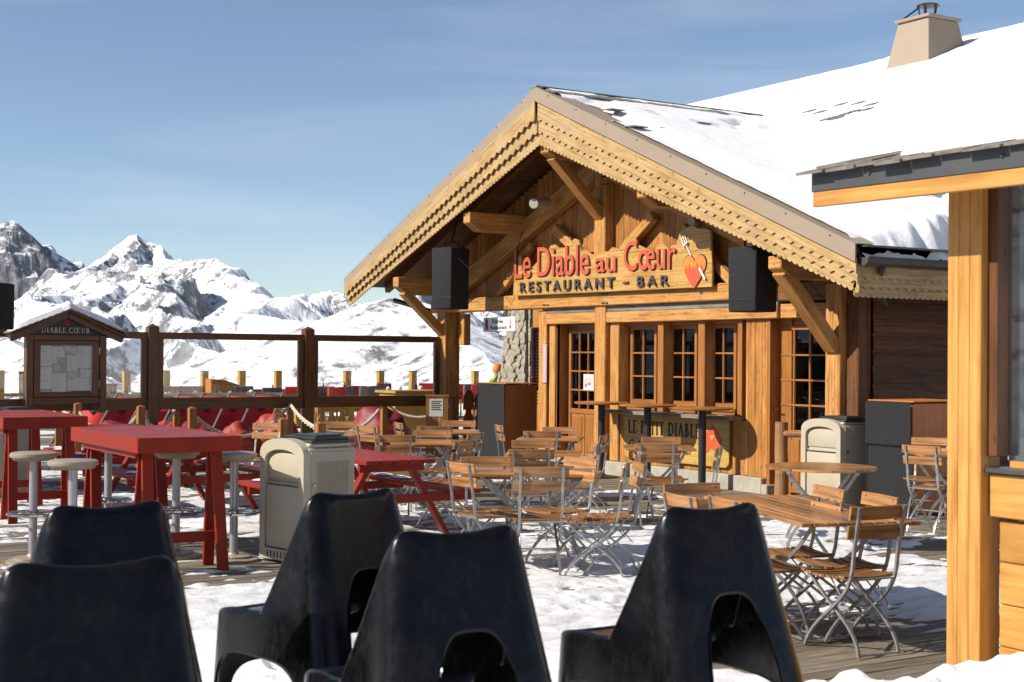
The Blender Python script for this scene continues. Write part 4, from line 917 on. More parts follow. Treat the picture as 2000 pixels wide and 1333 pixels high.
place(rt,USED,(.64,-8.60,0),R(0),'red wooden high table nearest the front with worn corner')
place(rt,USED,(-3.28,-8.72,0),R(0),'red wooden high table cut by the left edge of the picture')
place(rt,USED,(-6.6,-8.9,0),R(0),'red high table farthest back beside the menu kiosk')
def make_stool():
    t=thing('bar_stool','','bar stool',(0,0,0),0,'round bar stools by the red tables')
    m=MB(); m.lathe([(.001,.835),(.15,.835),(.165,.845),(.165,.86),(.185,.862),(.19,.875),(.185,.895),(.17,.902),(.001,.905)],32); m.build('seat',P['stoolseat'],t,smooth=True)
    m=MB(); m.tube([(0,0,.04),(0,0,.835)],.034,16); m.build('pole',P['alu'],t,smooth=True)
    m=MB(); ring=[(.2*math.cos(a*math.pi/12),.2*math.sin(a*math.pi/12),.40) for a in range(24)]; m.tube(ring,.013,6,close=True); m.tube([(-.2,0,.40),(.2,0,.40)],.009,6); m.tube([(0,-.2,.40),(0,.2,.40)],.009,6); m.lathe([(.045,.37),(.045,.43)],14); m.build('foot_ring',P['chrome'],t,smooth=True)
    m=MB(); m.lathe([(.001,0),(.21,0),(.21,.02),(.15,.03),(.15,.045),(.05,.055),(.04,.07)],28); m.build('base_plate',P['stoolseat'],t,smooth=True)
    return t
st=make_stool()
for px,py,lb in ((458,884,'bar stool with shaded seat standing right of the red high table'),(143,899,'bar stool in front of the red high table, left one with beige seat nearest'),(66,884,'beige seat bar stool at the left between the two red high tables'),(345,880,'bar stool half hidden behind the front red high table'),(212,868,'grey bar stool pole seen under the front red high table')):
    p=G(px,py,.9); place(st,USED,(p.x,p.y,0),random.uniform(0,6),lb)
# ------------------------------------------------------------------ red picnic tables
def make_picnic():
    t=thing('picnic_table','','picnic table',(0,0,0),0,'red picnic tables')
    L_=1.9
    m=MB()
    for k in range(5): y=-.36+k*.146; m.box(-L_/2,L_/2,y,y+.138,.71,.75,0)
    m.build('tabletop',P['red'],t,bevel=.004)
    for s_ in (-1,1):
        m=MB()
        for k in range(2): y=s_*.72+(k-1)*.146; m.box(-L_/2,L_/2,y,y+.138,.41,.45,0)
        m.build('bench_seat',P['red'],t,bevel=.004)
    for s_ in (-1,1):
        m=MB(); x=s_*.7
        m.beam((x,-.2,.71),(x,-.62,0),.09,.05,(0,0,1)); m.beam((x,.2,.71),(x,.62,0),.09,.05,(0,0,1)); m.box(x+.03,x+.07,-.86,.86,.33,.41,1); m.box(x+.03,x+.07,-.34,.34,.63,.71,1); m.build('leg_frame',P['red'],t,bevel=.004)
    m=MB()
    for s_ in (-1,1):
        for _ in range(5): x=random.uniform(-.9,.7); m.lathe([(.001,0),(.05,.004),(.09,.012),(.05,.022),(.001,.028)],9,(x,s_*.72+random.uniform(-.05,.05),.449))
    m.build('snow_patch',P['snow'],t,smooth=True)
    return t
pc=make_picnic()
p=G(863,897,.75); place(pc,USED,(p.x-1.0,p.y-.40,0),0,'red picnic table right behind the near beige bin')
p=G(470,868,.75); place(pc,USED,(p.x-.95,p.y-.36,0),R(3),'snow dusted red picnic table behind the rope and bar stool')
p=G(255,845,.75); place(pc,USED,(p.x-1.2,p.y+.3,0),R(-4),'red picnic table seen between the legs of the high tables')
# ------------------------------------------------------------------ folding chairs
def make_chair():
    t=thing('folding_chair','','chair',(0,0,0),0,'slatted folding chairs')
    def bz(pts,n=14):
        out=[]
        for i in range(n+1):
            q=[Vector(p) for p in pts]; u=i/n
            while len(q)>1: q=[q[k].lerp(q[k+1],u) for k in range(len(q)-1)]
            out.append(q[0])
        return out
    for s_ in (-1,1):
        x=s_*.165
        m=MB(); pts=[Vector((x,-.26,.86)),Vector((x,-.215,.62))]+bz([(x,-.20,.5),(x,-.165,.30),(x,.02,.24),(x,.16,.14),(x,.22,.0)]); m.strap(pts,(1,0,0),.02,.016); m.build('back_upright',P['steel'],t)
        m=MB(); x=s_*.148; pts=bz([(x,.19,.43),(x,.08,.30),(x,-.10,.22),(x,-.22,.14),(x,-.24,.0)]); m.strap(pts,(1,0,0),.018,.015); m.build('rear_leg',P['steel'],t)
    for yy,zz,xx in ((.22,.012,.165),(-.24,.012,.148),(-.02,.205,.165)): m=MB(); m.tube([(-xx,yy,zz),(xx,yy,zz)],.007,6); m.build('cross_rod',P['steel'],t)
    m=MB(); m.tube([(-.165,-.185,.435),(.165,-.185,.435)],.007,6); m.tube([(-.165,.17,.42),(.165,.17,.42)],.007,6)
    for s_ in (-1,1): m.tube([(s_*.16,-.19,.435),(s_*.16,.2,.43)],.007,6); m.tube([(s_*.155,-.16,.25),(s_*.155,.0,.43)],.005,5)
    m.build('seat_frame',P['steel'],t)
    m=MB()
    for k in range(7):
        y=-.17+k*.059; n=8; dip=.018*math.sin(math.pi*(k+.5)/7)
        for i in range(1): 
            vs=[];fs=[]
            for j in range(n+1):
                u=j/n; x=-.20+.40*u; z=.448-dip-.012*math.sin(math.pi*u)
                vs+= [(x,y,z),(x,y+.05,z),(x,y+.05,z+.015),(x,y,z+.015)]
            for j in range(n):
                for q in range(4): fs.append((j*4+q,j*4+(q+1)%4,(j+1)*4+(q+1)%4,(j+1)*4+q))
            fs+= [(3,2,1,0),(n*4,n*4+1,n*4+2,n*4+3)]
            m.add(vs,fs,Vector((1,0,0)))
    m.build('seat',W['slat'],t)
    for zc,yc in ((.825,-.245),(.715,-.225)):
        m=MB(); n=8; vs=[];fs=[]
        for j in range(n+1):
            u=j/n; x=-.215+.43*u; y=yc-.018*math.sin(math.pi*u)+.012; hh=.040; ll=.012
            vs+= [(x,y+.0,zc-hh),(x,y+.016,zc-hh),(x,y+.016-ll,zc+hh),(x,y-ll,zc+hh)]
        for j in range(n):
            for q in range(4): fs.append((j*4+q,j*4+(q+1)%4,(j+1)*4+(q+1)%4,(j+1)*4+q))
        fs+= [(3,2,1,0),(n*4,n*4+1,n*4+2,n*4+3)]
        m.add(vs,fs,Vector((1,0,0))); m.build('back_slat',W['slat'],t,bevel=.003)
    m=MB()
    for zc,yc in ((.825,-.245),(.715,-.225)):
        for s_ in (-1,1):
            for dz in (-.018,.018): m.lathe([(.006,0),(.004,.004)],8,m=Matrix.Translation((s_*.165,yc+.014,zc+dz))@Matrix.Rotation(R(-90),4,'X'))
    m.build('bolt',P['chrome'],t)
    return t
fc=make_chair()
CH=[(1718,990,25,'folding chair with dark back at the near end of the long slatted table'),
(1622,953,106,'glossy lit folding chair on the far side of the long table, left of two'),
(1722,968,106,'glossy lit folding chair on the far side of the long table, right of two'),
(1322,966,-72,'folding chair on the near side of the long table, the farther of two'),
(1412,974,-72,'folding chair on the near side of the long table mostly behind a black plastic chair'),
(1345,943,205,'folding chair with dark shaded back at the far end of the long table'),
(1062,912,8,'folding chair seen squarely from behind at the middle table'),
(897,905,-55,'folding chair with sunlit seat at the left end of the middle table'),
(1138,896,125,'folding chair with bright sunlit back on the far right side of the middle table'),
(1222,910,82,'folding chair in profile with crossed legs at the right end of the middle table'),
(948,892,190,'folding chair with dark back on the far left side of the middle table'),
(1036,877,5,'folding chair seen from behind at the table behind the middle table'),
(1041,861,186,'reddish backed folding chair facing forward between two tables'),
(1060,843,4,'folding chair seen from behind at the table by the plywood cabinet'),
(1093,834,176,'folding chair facing forward at the table by the plywood cabinet'),
(973,831,-78,'folding chair in profile facing right before the grey cabinet front'),
(1163,866,95,'folding chair turned left before the leftmost high bar table'),
(1183,850,78,'folding chair turned left close to the wall by the leftmost bar table'),
(1283,866,2,'folding chair seen from behind in front of the yellow takeaway panel'),
(1293,853,182,'folding chair facing forward against the yellow takeaway panel'),
(1405,874,74,'folding chair in profile beside the red house on the takeaway panel'),
(773,851,4,'folding chair seen from behind right of the near beige bin'),
(848,841,178,'sunlit backed folding chair facing forward behind the small left table'),
(850,833,8,'folding chair seen from behind at the table below the rope'),
(896,823,181,'folding chair facing forward under the paper notice stand'),
(912,862,62,'folding chair with dark back turned left before the grey cabinet'),
(931,846,70,'folding chair turned left tucked next to the grey cabinet'),
(776,826,-75,'folding chair in profile facing right beside the orange rope post'),
(716,833,-45,'dark folding chair beside the crimson bean bag'),
(527,828,160,'dark backed folding chair behind the left rope near the red picnic table'),
(668,824,178,'sunlit backed folding chair rising above the lid of the near bin'),
(1797,870,-48,'folding chair beside the charcoal cabinet next to the golden post'),
(1822,856,150,'dark backed folding chair behind another beside the charcoal cabinet'),
(1250,905,100,'folding chair with low slats behind the profile chair near the wall')]
for px,py,al,lb in CH:
    g=G(px,py,.87); h=R(147.8+al); f_=Vector((math.cos(h),math.sin(h),0)); c=g+f_*.25
    place(fc,USED,(c.x,c.y,random.uniform(.0,.012)),h-R(90)+R(random.uniform(-4,4)),lb)
# ------------------------------------------------------------------ slatted tables
def make_table(name,L_,Wd,round_=False,nlab='',grp=None):
    t=thing(name,nlab,'table',(0,0,0),0,grp)
    m=MB(); n=max(6,int(round(Wd/.082))); H=.74
    for k in range(n):
        y0=-Wd/2+Wd*k/n+.005; y1=-Wd/2+Wd*(k+1)/n-.005; ye=max(abs(y0),abs(y1)); yi=min(abs(y0),abs(y1)) if y0*y1>0 else 0
        if round_:
            r=Wd/2; la=math.sqrt(max(r*r-y0*y0,.004)); lb=math.sqrt(max(r*r-y1*y1,.004))
            m.prism([(-la,y0),(la,y0),(lb,y1),(-lb,y1)],(0,0,H-.024),(1,0,0),(0,1,0),.024)
        else: m.box(-L_/2,L_/2,y0,y1,H-.024,H,0)
    m.build('tabletop',W['slat'],t,bevel=.002)
    m=MB(); q=L_*.36 if not round_ else Wd*.3
    for x in (-q,q): m=MB(); m.box(x-.015,x+.015,-Wd/2*.8,Wd/2*.8,H-.045,H-.0245,1); m.build('under_frame',P['steel'],t)
    def bz(a,b,c,n=10): a,b,c=Vector(a),Vector(b),Vector(c); return [a.lerp(b,i/n).lerp(b.lerp(c,i/n),i/n) for i in range(n+1)]
    for s_ in (-1,1):
        y=s_*Wd*.3
        m=MB(); m.strap(bz((-q,y,H-.04),(-q*.5,y,.42),(q*.25,y,.32))+bz((q*.25,y,.32),(q*.95,y,.2),(q,y,0))[1:],(0,1,0),.008,.028); m.build('leg',P['steel'],t)
        m=MB(); y=s_*Wd*.27; m.strap(bz((q,y,H-.04),(q*.5,y,.42),(-q*.25,y,.32))+bz((-q*.25,y,.32),(-q*.95,y,.2),(-q,y,0))[1:],(0,1,0),.008,.028); m.build('leg',P['steel'],t)
    for x,zz in ((-q,.012),(q,.012),(0,.33)): m=MB(); m.tube([(x,-Wd*.3,zz),(x,Wd*.3,zz)],.008,6); m.build('cross_rod',P['steel'],t)
    return t
def ctr(px,py): return G(px,py,.74)
a=G(1374,969,.74); b=G(1565,1023,.74); dirx=(b-a); L1=dirx.length; rz1=math.atan2(dirx.y,dirx.x)
lt=make_table('slatted_table',L1,.78,False,'long slatted folding table at the right with six chairs around'); cc=(a+b)/2+Vector((-dirx.y,dirx.x,0)).normalized()*.39; lt.location=(cc.x,cc.y,0); lt.rotation_euler=(0,0,rz1)
rtb=make_table('round_table',1.0,1.0,True,'round slatted folding table in front of the far beige bin'); c=ctr(1603,911); rtb.location=(c.x,c.y,0); rtb.rotation_euler=(0,0,R(48))
mt=make_table('slatted_table',1.15,.72,False,'wide slatted folding table in the middle of the terrace'); c=ctr(1038,920); mt.location=(c.x,c.y,0); mt.rotation_euler=(0,0,R(57))
sq=make_table('square_table',.75,.72,False,'','small square slatted tables')
for px,py,rz,lb in ((1062,884,54,'small slatted table just behind the middle table'),(1076,855,50,'small slatted table between the plywood cabinet and the left door'),(1287,873,56,'small slatted table before the yellow takeaway panel'),
    (836,862,52,'small slatted table with two chairs right of the near bin'),(880,842,60,'small slatted table below the paper notice stand'),(1850,884,60,'small slatted table behind the golden corner post'),(652,848,40,'small slatted table hidden behind the near bin')):
    c=ctr(px,py); place(sq,USED,(c.x,c.y,0),R(rz),lb)
# ------------------------------------------------------------------ moulded black plastic chairs (one continuous shell)
def black_chair_mesh():
    Mn=168; K=26
    def sect(t,z):      # rounded rectangle loop; t=0 at rear centre, going round
        f=max(0,.86-z); hw=.196+.13*f; yb=-.22-.29*f; yf=.31-.05*max(0,.43-z)
        # superellipse in angle
        a=2*math.pi*t-math.pi/2; n=8.0 if math.sin(a)<0 else 8.0-3.6*math.sin(a)
        c,s=math.cos(a),math.sin(a); r=(abs(c)**n+abs(s)**n)**(-1/n)
        x=hw*r*c; y=(yb+yf)/2+(yf-yb)/2*r*s
        # front narrows a little
        return x,y,hw,yb,yf
    V=[];F=[]
    def arch(u,w,h):
        u=abs(u)/w
        return h*(1-u**3.8)**(1/3.8) if u<1 else 0
    rim=[]
    for i in range(Mn):
        t=i/Mn; x,y,hw,yb,yf=sect(t,.43)
        # rim height depends on how far forward the point is
        fy=(y-yb)/(yf-yb)
        zr=.425-.035*max(0,(fy-.7)/.3)**1.6
        if fy<.48: zr=.43+(.825-.43)*(1-max(fy,0)/.48)**.95
        zr+= .035*min(1,(abs(x)/hw))**2.2*max(0,1-fy*1.7)
        # lower edge: legs at the corners, arches between
        x0,y0,hw0,yb0,yf0=sect(t,.1)
        side=None
        if abs(y0-yb0)<.05: lo=arch(x0,hw0*.52,.59)
        elif abs(y0-yf0)<.04: lo=arch(x0,hw0*.6,.20)
        else: lo=arch((y0-(yb0+yf0)/2-.02),(yf0-yb0)*.38,.29)
        row=[]
        for k in range(K+1):
            z=lo+(zr-lo)*k/K; xx,yy,_,_,_=sect(t,z)
            V.append((xx,yy,z)); row.append(len(V)-1)
        rim.append((row,zr))
    for i in range(Mn):
        a=rim[i][0]; b=rim[(i+1)%Mn][0]
        for k in range(K): F.append((a[k],b[k],b[k+1],a[k+1]))
    # rolled rim then inner shell down to the seat
    NR=22; prev=[r[0][-1] for r in rim]; cx,cy=0,.03
    for q in range(1,NR+1):
        cur=[]
        for i in range(Mn):
            row,zr=rim[i]; vx,vy,vz=V[row[-1]]
            if q<=4:
                e=q/4; dx,dy=cx-vx,cy-vy; L_=math.hypot(dx,dy); w_=.03*e
                z=zr+.012*math.sin(math.pi*e); x=vx+dx/L_*w_; y=vy+dy/L_*w_
            else:
                e=(q-4)/(NR-4); rho=1-e; bx=vx+(cx-vx)/math.hypot(cx-vx,cy-vy)*.03; by=vy+(cy-vy)/math.hypot(cx-vx,cy-vy)*.03
                x=cx+(bx-cx)*rho; y=cy+(by-cy)*rho
                g=max(0,(rho-.62)/.38)**1.15; seat=.412+.004*rho*rho
                z=seat+(zr-seat)*g
            V.append((x,y,z)); cur.append(len(V)-1)
        for i in range(Mn): F.append((prev[i],prev[(i+1)%Mn],cur[(i+1)%Mn],cur[i]))
        prev=cur
    V.append((cx,cy,.415)); c=len(V)-1
    me=D.meshes.new('plastic_chair'); me.from_pydata(V,[],F+[(prev[i],prev[(i+1)%Mn],c) for i in range(Mn)]); me.materials.append(P['bplastic']); me.polygons.foreach_set('use_smooth',[True]*len(me.polygons)); me.update()
    bm=bmesh.new(); bm.from_mesh(me); bmesh.ops.smooth_vert(bm,verts=[v for v in bm.verts if not v.is_boundary],factor=.5,use_axis_x=True,use_axis_y=True,use_axis_z=True); bmesh.ops.recalc_face_normals(bm,faces=bm.faces[:]); bm.to_mesh(me); bm.free()
    return me
bme=black_chair_mesh()
for px,py,dep,al,lb in ((900,1030,3.72,30,'black plastic shell chair in the front row centre'),(1398,985,4.3,32,'black plastic shell chair on the right, rear arch showing a snow patch'),
    (697,957,4.85,44,'black plastic shell chair behind, in the middle beside the beige bin'),(218,982,4.35,36,'black plastic shell chair behind at the left below the stools'),(185,1092,3.05,24,'black plastic shell chair closest to the camera at the bottom left corner')):
    o=D.objects.new('plastic_chair',bme); COL.objects.link(o); tag(o,lb,'chair','black plastic shell chairs')
    p=AT(px,dep,0); h=R(147.8+al); f_=Vector((math.cos(h),math.sin(h),0)); d=ray(px,py); q=CP+d*(dep/d.dot(FW)); zt=q.z
    c=p+f_*.22; o.location=(c.x,c.y,zt-.85); o.rotation_euler=(0,0,h-R(90))
    md=o.modifiers.new('thickness','SOLIDIFY'); md.thickness=.009; md.offset=-1
# ================================================================== fences, kiosk, ropes, far terrace
FXX=-9.5
gf=thing('glass_fence','brown timber fence with large clear windbreak panes left of the chalet','fence',(0,0,0))
ys=[0.0]+[FX(px,700,FXX).y for px in (601,297,-55,-470)]
for k,y in enumerate(ys):
    if k==0: continue
    m=MB(); m.box(FXX-.09,FXX+.09,y-.085,y+.085,0,2.13,2)
    m.add([(FXX-.09,y-.085,2.13),(FXX+.09,y-.085,2.13),(FXX+.09,y+.085,2.13),(FXX-.09,y+.085,2.13),(FXX,y,2.19)],[(0,1,4),(1,2,4),(2,3,4),(3,0,4)],Vector((0,0,1)))
    m.build('post',W['fence'],gf,bevel=.006)
for k in range(len(ys)-1):
    a,b=ys[k+1]+.087,ys[k]-.087-(.1 if k==0 else 0)
    m=MB(); m.box(FXX-.05,FXX+.05,a,b,1.945,2.05,1); m.build('top_rail',W['fence'],gf,bevel=.004)
    m=MB(); m.box(FXX-.05,FXX+.05,a,b,.84,1.025,1); m.build('bottom_rail',W['fence'],gf,bevel=.004)
    for y in (a,b-.085): m=MB(); m.box(FXX-.045,FXX+.045,y,y+.085,1.026,1.944,2); m.build('stile',W['fence'],gf,bevel=.004)
    m=MB(); m.box(FXX-.004,FXX+.004,a+.085,b-.085,1.026,1.944); m.build('pane',P['clear'],gf)
# menu kiosk
KX=-9.12; ya=FX(50,700,KX).y; yb=FX(206,700,KX).y
kz=thing('menu_kiosk','brown wooden menu case with snowy gable roof on the fence','menu board')
kw=yb-ya; yc=(ya+yb)/2; z0,z1=.98,1.98
m=MB(); m.box(KX-.12,KX+.06,ya,ya+.1,.82,z1,2); m.box(KX-.12,KX+.06,yb-.1,yb,.82,z1,2); m.box(KX-.12,KX+.04,ya+.1,yb-.1,z1-.08,z1,1); m.box(KX-.12,KX+.04,ya+.1,yb-.1,z0-.03,z0+.08,1); m.box(KX-.12,KX-.06,ya+.1,yb-.1,z0,z1,2); m.build('case',W['fence'],kz,bevel=.006)
m=MB(); ia,ib=ya+.11,yb-.11; 
m.box(KX+.0,KX+.055,ia,ia+.09,z0+.085,z1-.085,2); m.box(KX+.0,KX+.055,ib-.09,ib,z0+.085,z1-.085,2); m.box(KX+.0,KX+.054,ia+.09,ib-.09,z1-.155,z1-.085,1); m.box(KX+.0,KX+.054,ia+.09,ib-.09,z0+.085,z0+.155,1); dk=m.build('case_door',W['fence'],kz,bevel=.004)
m=MB(); 
for z in (1.25,1.75): m.tube([(KX+.06,ib+.005,z-.05),(KX+.06,ib+.005,z+.05)],.008,6)
m.build('hinge',P['chrome'],dk)
# papers: (u0,v0,u1,v1) fraction of the inner board, kind
iy0,iy1=ia+.1,ib-.1; iz0,iz1=z0+.16,z1-.16; iw,ih=iy1-iy0,iz1-iz0
def sheet(u0,v0,u1,v1,mat,lines=0,x=KX-.045):
    m=MB(); m.box(x,x+.003,iy0+u0*iw,iy0+u1*iw,iz0+v0*ih,iz0+v1*ih); s_=m.build('paper_sheet',P[mat],kz)
    if lines:
        m=MB(); 
        for k in range(lines):
            v=v1-(v1-v0)*(.12+.8*k/lines); l=random.uniform(.45,.85); m.box(x+.003,x+.0045,iy0+(u0+(u1-u0)*.1)*iw,iy0+(u0+(u1-u0)*l)*iw,iz0+v*ih,iz0+v*ih+.006)
        m.build('printed_line',P['ink'],s_)
for q in ((.0,.56,.24,1.,'paper',9),(.0,.06,.24,.54,'paper',3),(.25,.62,.48,.98,'paper',8),(.25,.0,.52,.40,'paper',8),(.53,.42,.74,.8,'paper',8),(.73,.52,1.,1.,'paper',9),(.55,.02,.76,.30,'paper',5),(.77,.02,1.,.30,'paper',4),(.80,.32,1.,.50,'paper',5)): sheet(*q)
sheet(.34,.60,.54,.75,'violet',3,KX-.04)
for u,v in ((.55,.95),(.66,.88),(.35,.52),(.63,.36)):
    m=MB(); m.lathe([(.001,0),(.075,0),(.075,.003),(.001,.004)],20,m=Matrix.Translation((KX-.04,iy0+u*iw,iz0+v*ih))@Matrix.Rotation(R(90),4,'Y')); pl=m.build('plate_picture',P['greyfab'],kz)
    m=MB(); m.lathe([(.001,0),(.05,0),(.001,.003)],16,m=Matrix.Translation((KX-.036,iy0+u*iw,iz0+v*ih))@Matrix.Rotation(R(90),4,'Y')); m.build('plate_centre',P['stoolseat'],pl)
m=MB(); m.box(KX+.03,KX+.036,ia+.09,ib-.09,z0+.155,z1-.155); m.build('pane',P['clear'],kz)
# gable board with lettering, roof, snow
ov=.24; ez=1.98; rzk=2.32; sl=(rzk-ez)/(kw/2+ov)
m=MB(); m.prism([(ya+.03,z1),(yb-.03,z1),(yb-.03,z1+.03),(yc,rzk-.07),(ya+.03,z1+.03)],(KX-.02,0,0),(0,1,0),(0,0,1),.04,Vector((0,1,0))); m.build('gable_board',P['letblack'],kz)
serif_text('kiosk_lettering','DIABLE.CŒUR',P['paper'],kz,.72,.075,(KX+.021,yc-.37,z1+.035),(0,1,0),(0,0,1))
m=MB(); m.box(KX+.021,KX+.026,yc-.03,yc+.05,z1+.14,z1+.23); m.build('red_mark',P['crim'],kz)
m=MB()
for s_ in (-1,1):
    e=yc+s_*(kw/2+ov); m.beam((KX+.06,yc,rzk-.035),(KX+.06,e,ez-.06),.09,.10); m.beam((KX+.0,yc,rzk+.02),(KX+.0,e,ez-.01),.42,.03)
m.build('roof',W['fence'],kz,bevel=.006)
m=MB(); 
for s_ in (-1,1):
    for k in range(9):
        t0=k/9; t1=(k+1.15)/9; y_0=yc+s_*(kw/2+ov+.02)*t0; y_1=yc+s_*(kw/2+ov+.02)*t1
        m.beam((KX+.02,y_0,rzk+.05-sl*abs(y_0-yc)),(KX+.02,y_1,rzk+.035-sl*abs(y_1-yc)),.44,.014)
m.build('slate',P['slate'],kz)
m=MB(); n=44; vs=[];fs=[]; NX=10
for i in range(n+1):
    u=-1+2*i/n; y=yc+u*(kw/2+ov+.0); 
    for j in range(NX+1):
        x=KX-.2+.43*j/NX; nz_=float(fbm(np.array(y*5.),np.array(x*7.),4,12)); ed=math.sin(math.pi*j/NX)**.35*(1-abs(u)**12)
        vs.append((x,y,rzk+.055-sl*abs(y-yc)+(-.02 if ed<.05 else 0)+max(0,ed)*(.075+.055*nz_)*(1 if u<0 else 1.1)))
for i in range(n):
    for j in range(NX): a=i*(NX+1)+j; fs.append((a,a+NX+1,a+NX+2,a+1))
m.add(vs,fs); m.build('roof_snow',P['snow'],kz,smooth=True)
# ------------------------------------------------------------------ rope barrier
posts={}
RP=[('a',115,778,'rope post at the left below the menu kiosk with rope knot'),('b',152,787,'rope post directly below the centre of the menu kiosk'),('c',275,792,'rope post left of the second fence post'),('d',345,780,'rope post just right of the second fence post'),('e',375,795,'rope post behind the right end of the front red table'),
 ('f',553,816,'short orange rope post left of the near bin lid'),('g',567,779,'rope post left of the third fence post'),('h',625,824,'short rope post top showing just above the near bin'),('i',750,775,'rope post beside the crimson bean bag'),('j',885,777,'rope post at the chalet corner with knotted rope end')]
rsrc=thing('rope_post','','post',(0,0,0),0,'orange timber posts of the rope barrier')
m=MB(); m.box(-.05,.05,-.05,.05,0,.97,2); m.add([(-.05,-.05,.97),(.05,-.05,.97),(.05,.05,.97),(-.05,.05,.97),(0,0,1.0)],[(0,1,4),(1,2,4),(2,3,4),(3,0,4)],Vector((0,0,1))); m.build('stake',W['ropepost'],rsrc,bevel=.005)
m=MB(); m.box(-.25,.25,-.06,.06,0,.06,0); m.build('foot',W['ropepost'],rsrc,bevel=.005)
for k,px,py,lb in RP:
    p=G(px,py,.99); posts[k]=p; place(rsrc,USED,(p.x,p.y,0),R(random.uniform(-8,8)),lb)
def rope(a,b,sag,label,r=.026,za=.9,zb=.9,knot=False):
    a=Vector((a[0],a[1],za)); b=Vector((b[0],b[1],zb)); n=70; pts=[]
    for i in range(n+1):
        u=i/n; p=a.lerp(b,u); p.z-=sag*4*u*(1-u); pts.append(p)
    m=MB(); L_=sum((pts[i+1]-pts[i]).length for i in range(n)); tw=L_/.11
    for s_ in range(3):
        q=[]
        for i,p in enumerate(pts):
            t=(pts[min(i+1,n)]-pts[max(i-1,0)]).normalized(); y=t.cross(Vector((0,0,1))).normalized(); z=y.cross(t); an=2*math.pi*(tw*i/n+s_/3); q.append(p+(y*math.cos(an)+z*math.sin(an))*r*.55)
        m.tube(q,r*.62,6)
    if knot: m.lathe([(.001,-.05),(.035,-.03),(.04,0),(.03,.03),(.001,.05)],10,tuple(b)); m.tube([b,b+Vector((.02,-.02,-.2))],.02,6)
    tag(m.build('rope',P['rope'],smooth=True),label,'rope','ropes strung between the posts')
pk=posts
rope(pk['a'],pk['b'],.12,'rope hanging between the two posts under the menu kiosk'); rope(pk['b'],pk['c'],.35,'rope from below the kiosk to the post by the second fence post'); rope(pk['c'],pk['d'],.3,'short rope looping over at the second fence post')
rope(pk['e'],pk['g'],.42,'long rope swinging before the orange bean bags'); k_=AT(405,15.2,0); rope((k_.x,k_.y),pk['f'],.62,'thick low hanging rope loop right of the red high table',.024,.8,.88)
rope(pk['g'],pk['h'],.06,'rope running down from the third fence post to the bin'); rope(pk['h'],pk['i'],.22,'rope rising from behind the bin to the post by the bean bag'); rope(pk['i'],pk['j'],.26,'rope sagging below the notice stand to the chalet corner',.020,.9,.9,True)
# ------------------------------------------------------------------ terrace beyond the fence
rail=thing('terrace_railing','low far railing with square yellow timber posts at the terrace edge','railing')
for k in range(-5,18):
    y=.9+k*1.05; m=MB(); m.box(-24.29,-24.11,y-.09,y+.09,0,1.25,2); m.box(-24.31,-24.09,y-.11,y+.11,1.25,1.27,2); m.build('post',W['yellow'],rail,bevel=.01)
m=MB(); m.box(-24.28,-24.22,-4.8,18,.3,.4,1); m.box(-24.28,-24.22,-4.8,18,.62,.7,1); m.build('rail',W['yellow'],rail)
def slatbench(px0,px1,x,zt,label,mat='yellow',zb=.5):
    a=FX(px0,765,x); b=FX(px1,765,x); t=thing('bench',label,'bench')
    m=MB(); n=max(4,int((b.y-a.y)/.12))
    for k in range(n): y=a.y+(b.y-a.y)*k/n; m.box(x-.015,x+.015,y+.006,y+(b.y-a.y)/n-.006,zb,zt-.06,2)
    m.box(x-.03,x+.03,a.y,b.y,zt-.06,zt,1); m.build('backrest',W[mat],t); m=MB(); m.box(x+.02,x+.42,a.y,b.y,.4,.45,1); m.build('seat',W[mat],t)
    for y in (a.y+.05,b.y-.05): m=MB(); m.box(x-.02,x+.4,y-.04,y+.04,0,.4,2); m.build('leg',W[mat],t)
slatbench(316,426,-21.5,.92,'yellow slatted bench on the far terrace behind the middle pane'); slatbench(492,582,-20.5,.86,'yellow slatted bench on the far terrace left of the third fence post'); slatbench(196,228,-20,1.02,'yellow bench end on the far terrace right of the kiosk')
slatbench(36,47,-20,1.3,'narrow yellow upright panel left of the menu kiosk')
bx=FX(412,760,-20.5); bx2=FX(470,760,-20.5); t=thing('serving_box','brown plywood serving box with sloping top on the far terrace','box')
m=MB(); m.box(-20.9,-20.5,bx.y,bx2.y,0,.95); m.add([(-20.9,bx.y,.95),(-20.5,bx.y,.95),(-20.5,bx2.y,.95),(-20.9,bx2.y,.95),(-20.9,bx.y,1.12),(-20.5,bx.y,1.1),(-20.5,bx.y+.3,1.1),(-20.9,bx2.y,1.0)],[(0,1,5,4),(1,2,6,5),(2,3,7,6),(3,0,4,7),(4,5,6,7)]); m.build('body',W['ply'],t,bevel=.01)
# dining tables with things on them
dt=thing('dining_table','','dining table',(0,0,0),0,'long tables on the far terrace')
m=MB(); m.box(-.45,.45,-1.2,1.2,.70,.76,1); m.build('tabletop',W['fence'],dt,bevel=.005)
for s_ in (-1,1): m=MB(); m.box(-.35,.35,s_*1.0-.04,s_*1.0+.04,0,.7,2); m.build('leg',W['fence'],dt)
dts=[]
for px,x,lb in ((235,-17,'long dark table on the far terrace just right of the kiosk'),(365,-17.5,'long dark table on the far terrace behind the second pane left part'),(520,-19,'long table on the far terrace behind the second pane right part'),(690,-21,'long table on the far terrace behind the third pane left part'),(800,-22,'long table on the far terrace behind the third pane right part'),(925,-22.5,'long table seen through the open porch corner')):
    y=FX(px,770,x).y; place(dt,USED,(x,y,0),0,lb); dts.append((x,y,px))
bt=MB(); bt.lathe([(.001,0),(.04,0),(.04,.14),(.015,.19),(.015,.25),(.001,.251)],10); 
jar=MB(); jar.lathe([(.001,0),(.05,0),(.055,.1),(.03,.13),(.001,.14)],10)
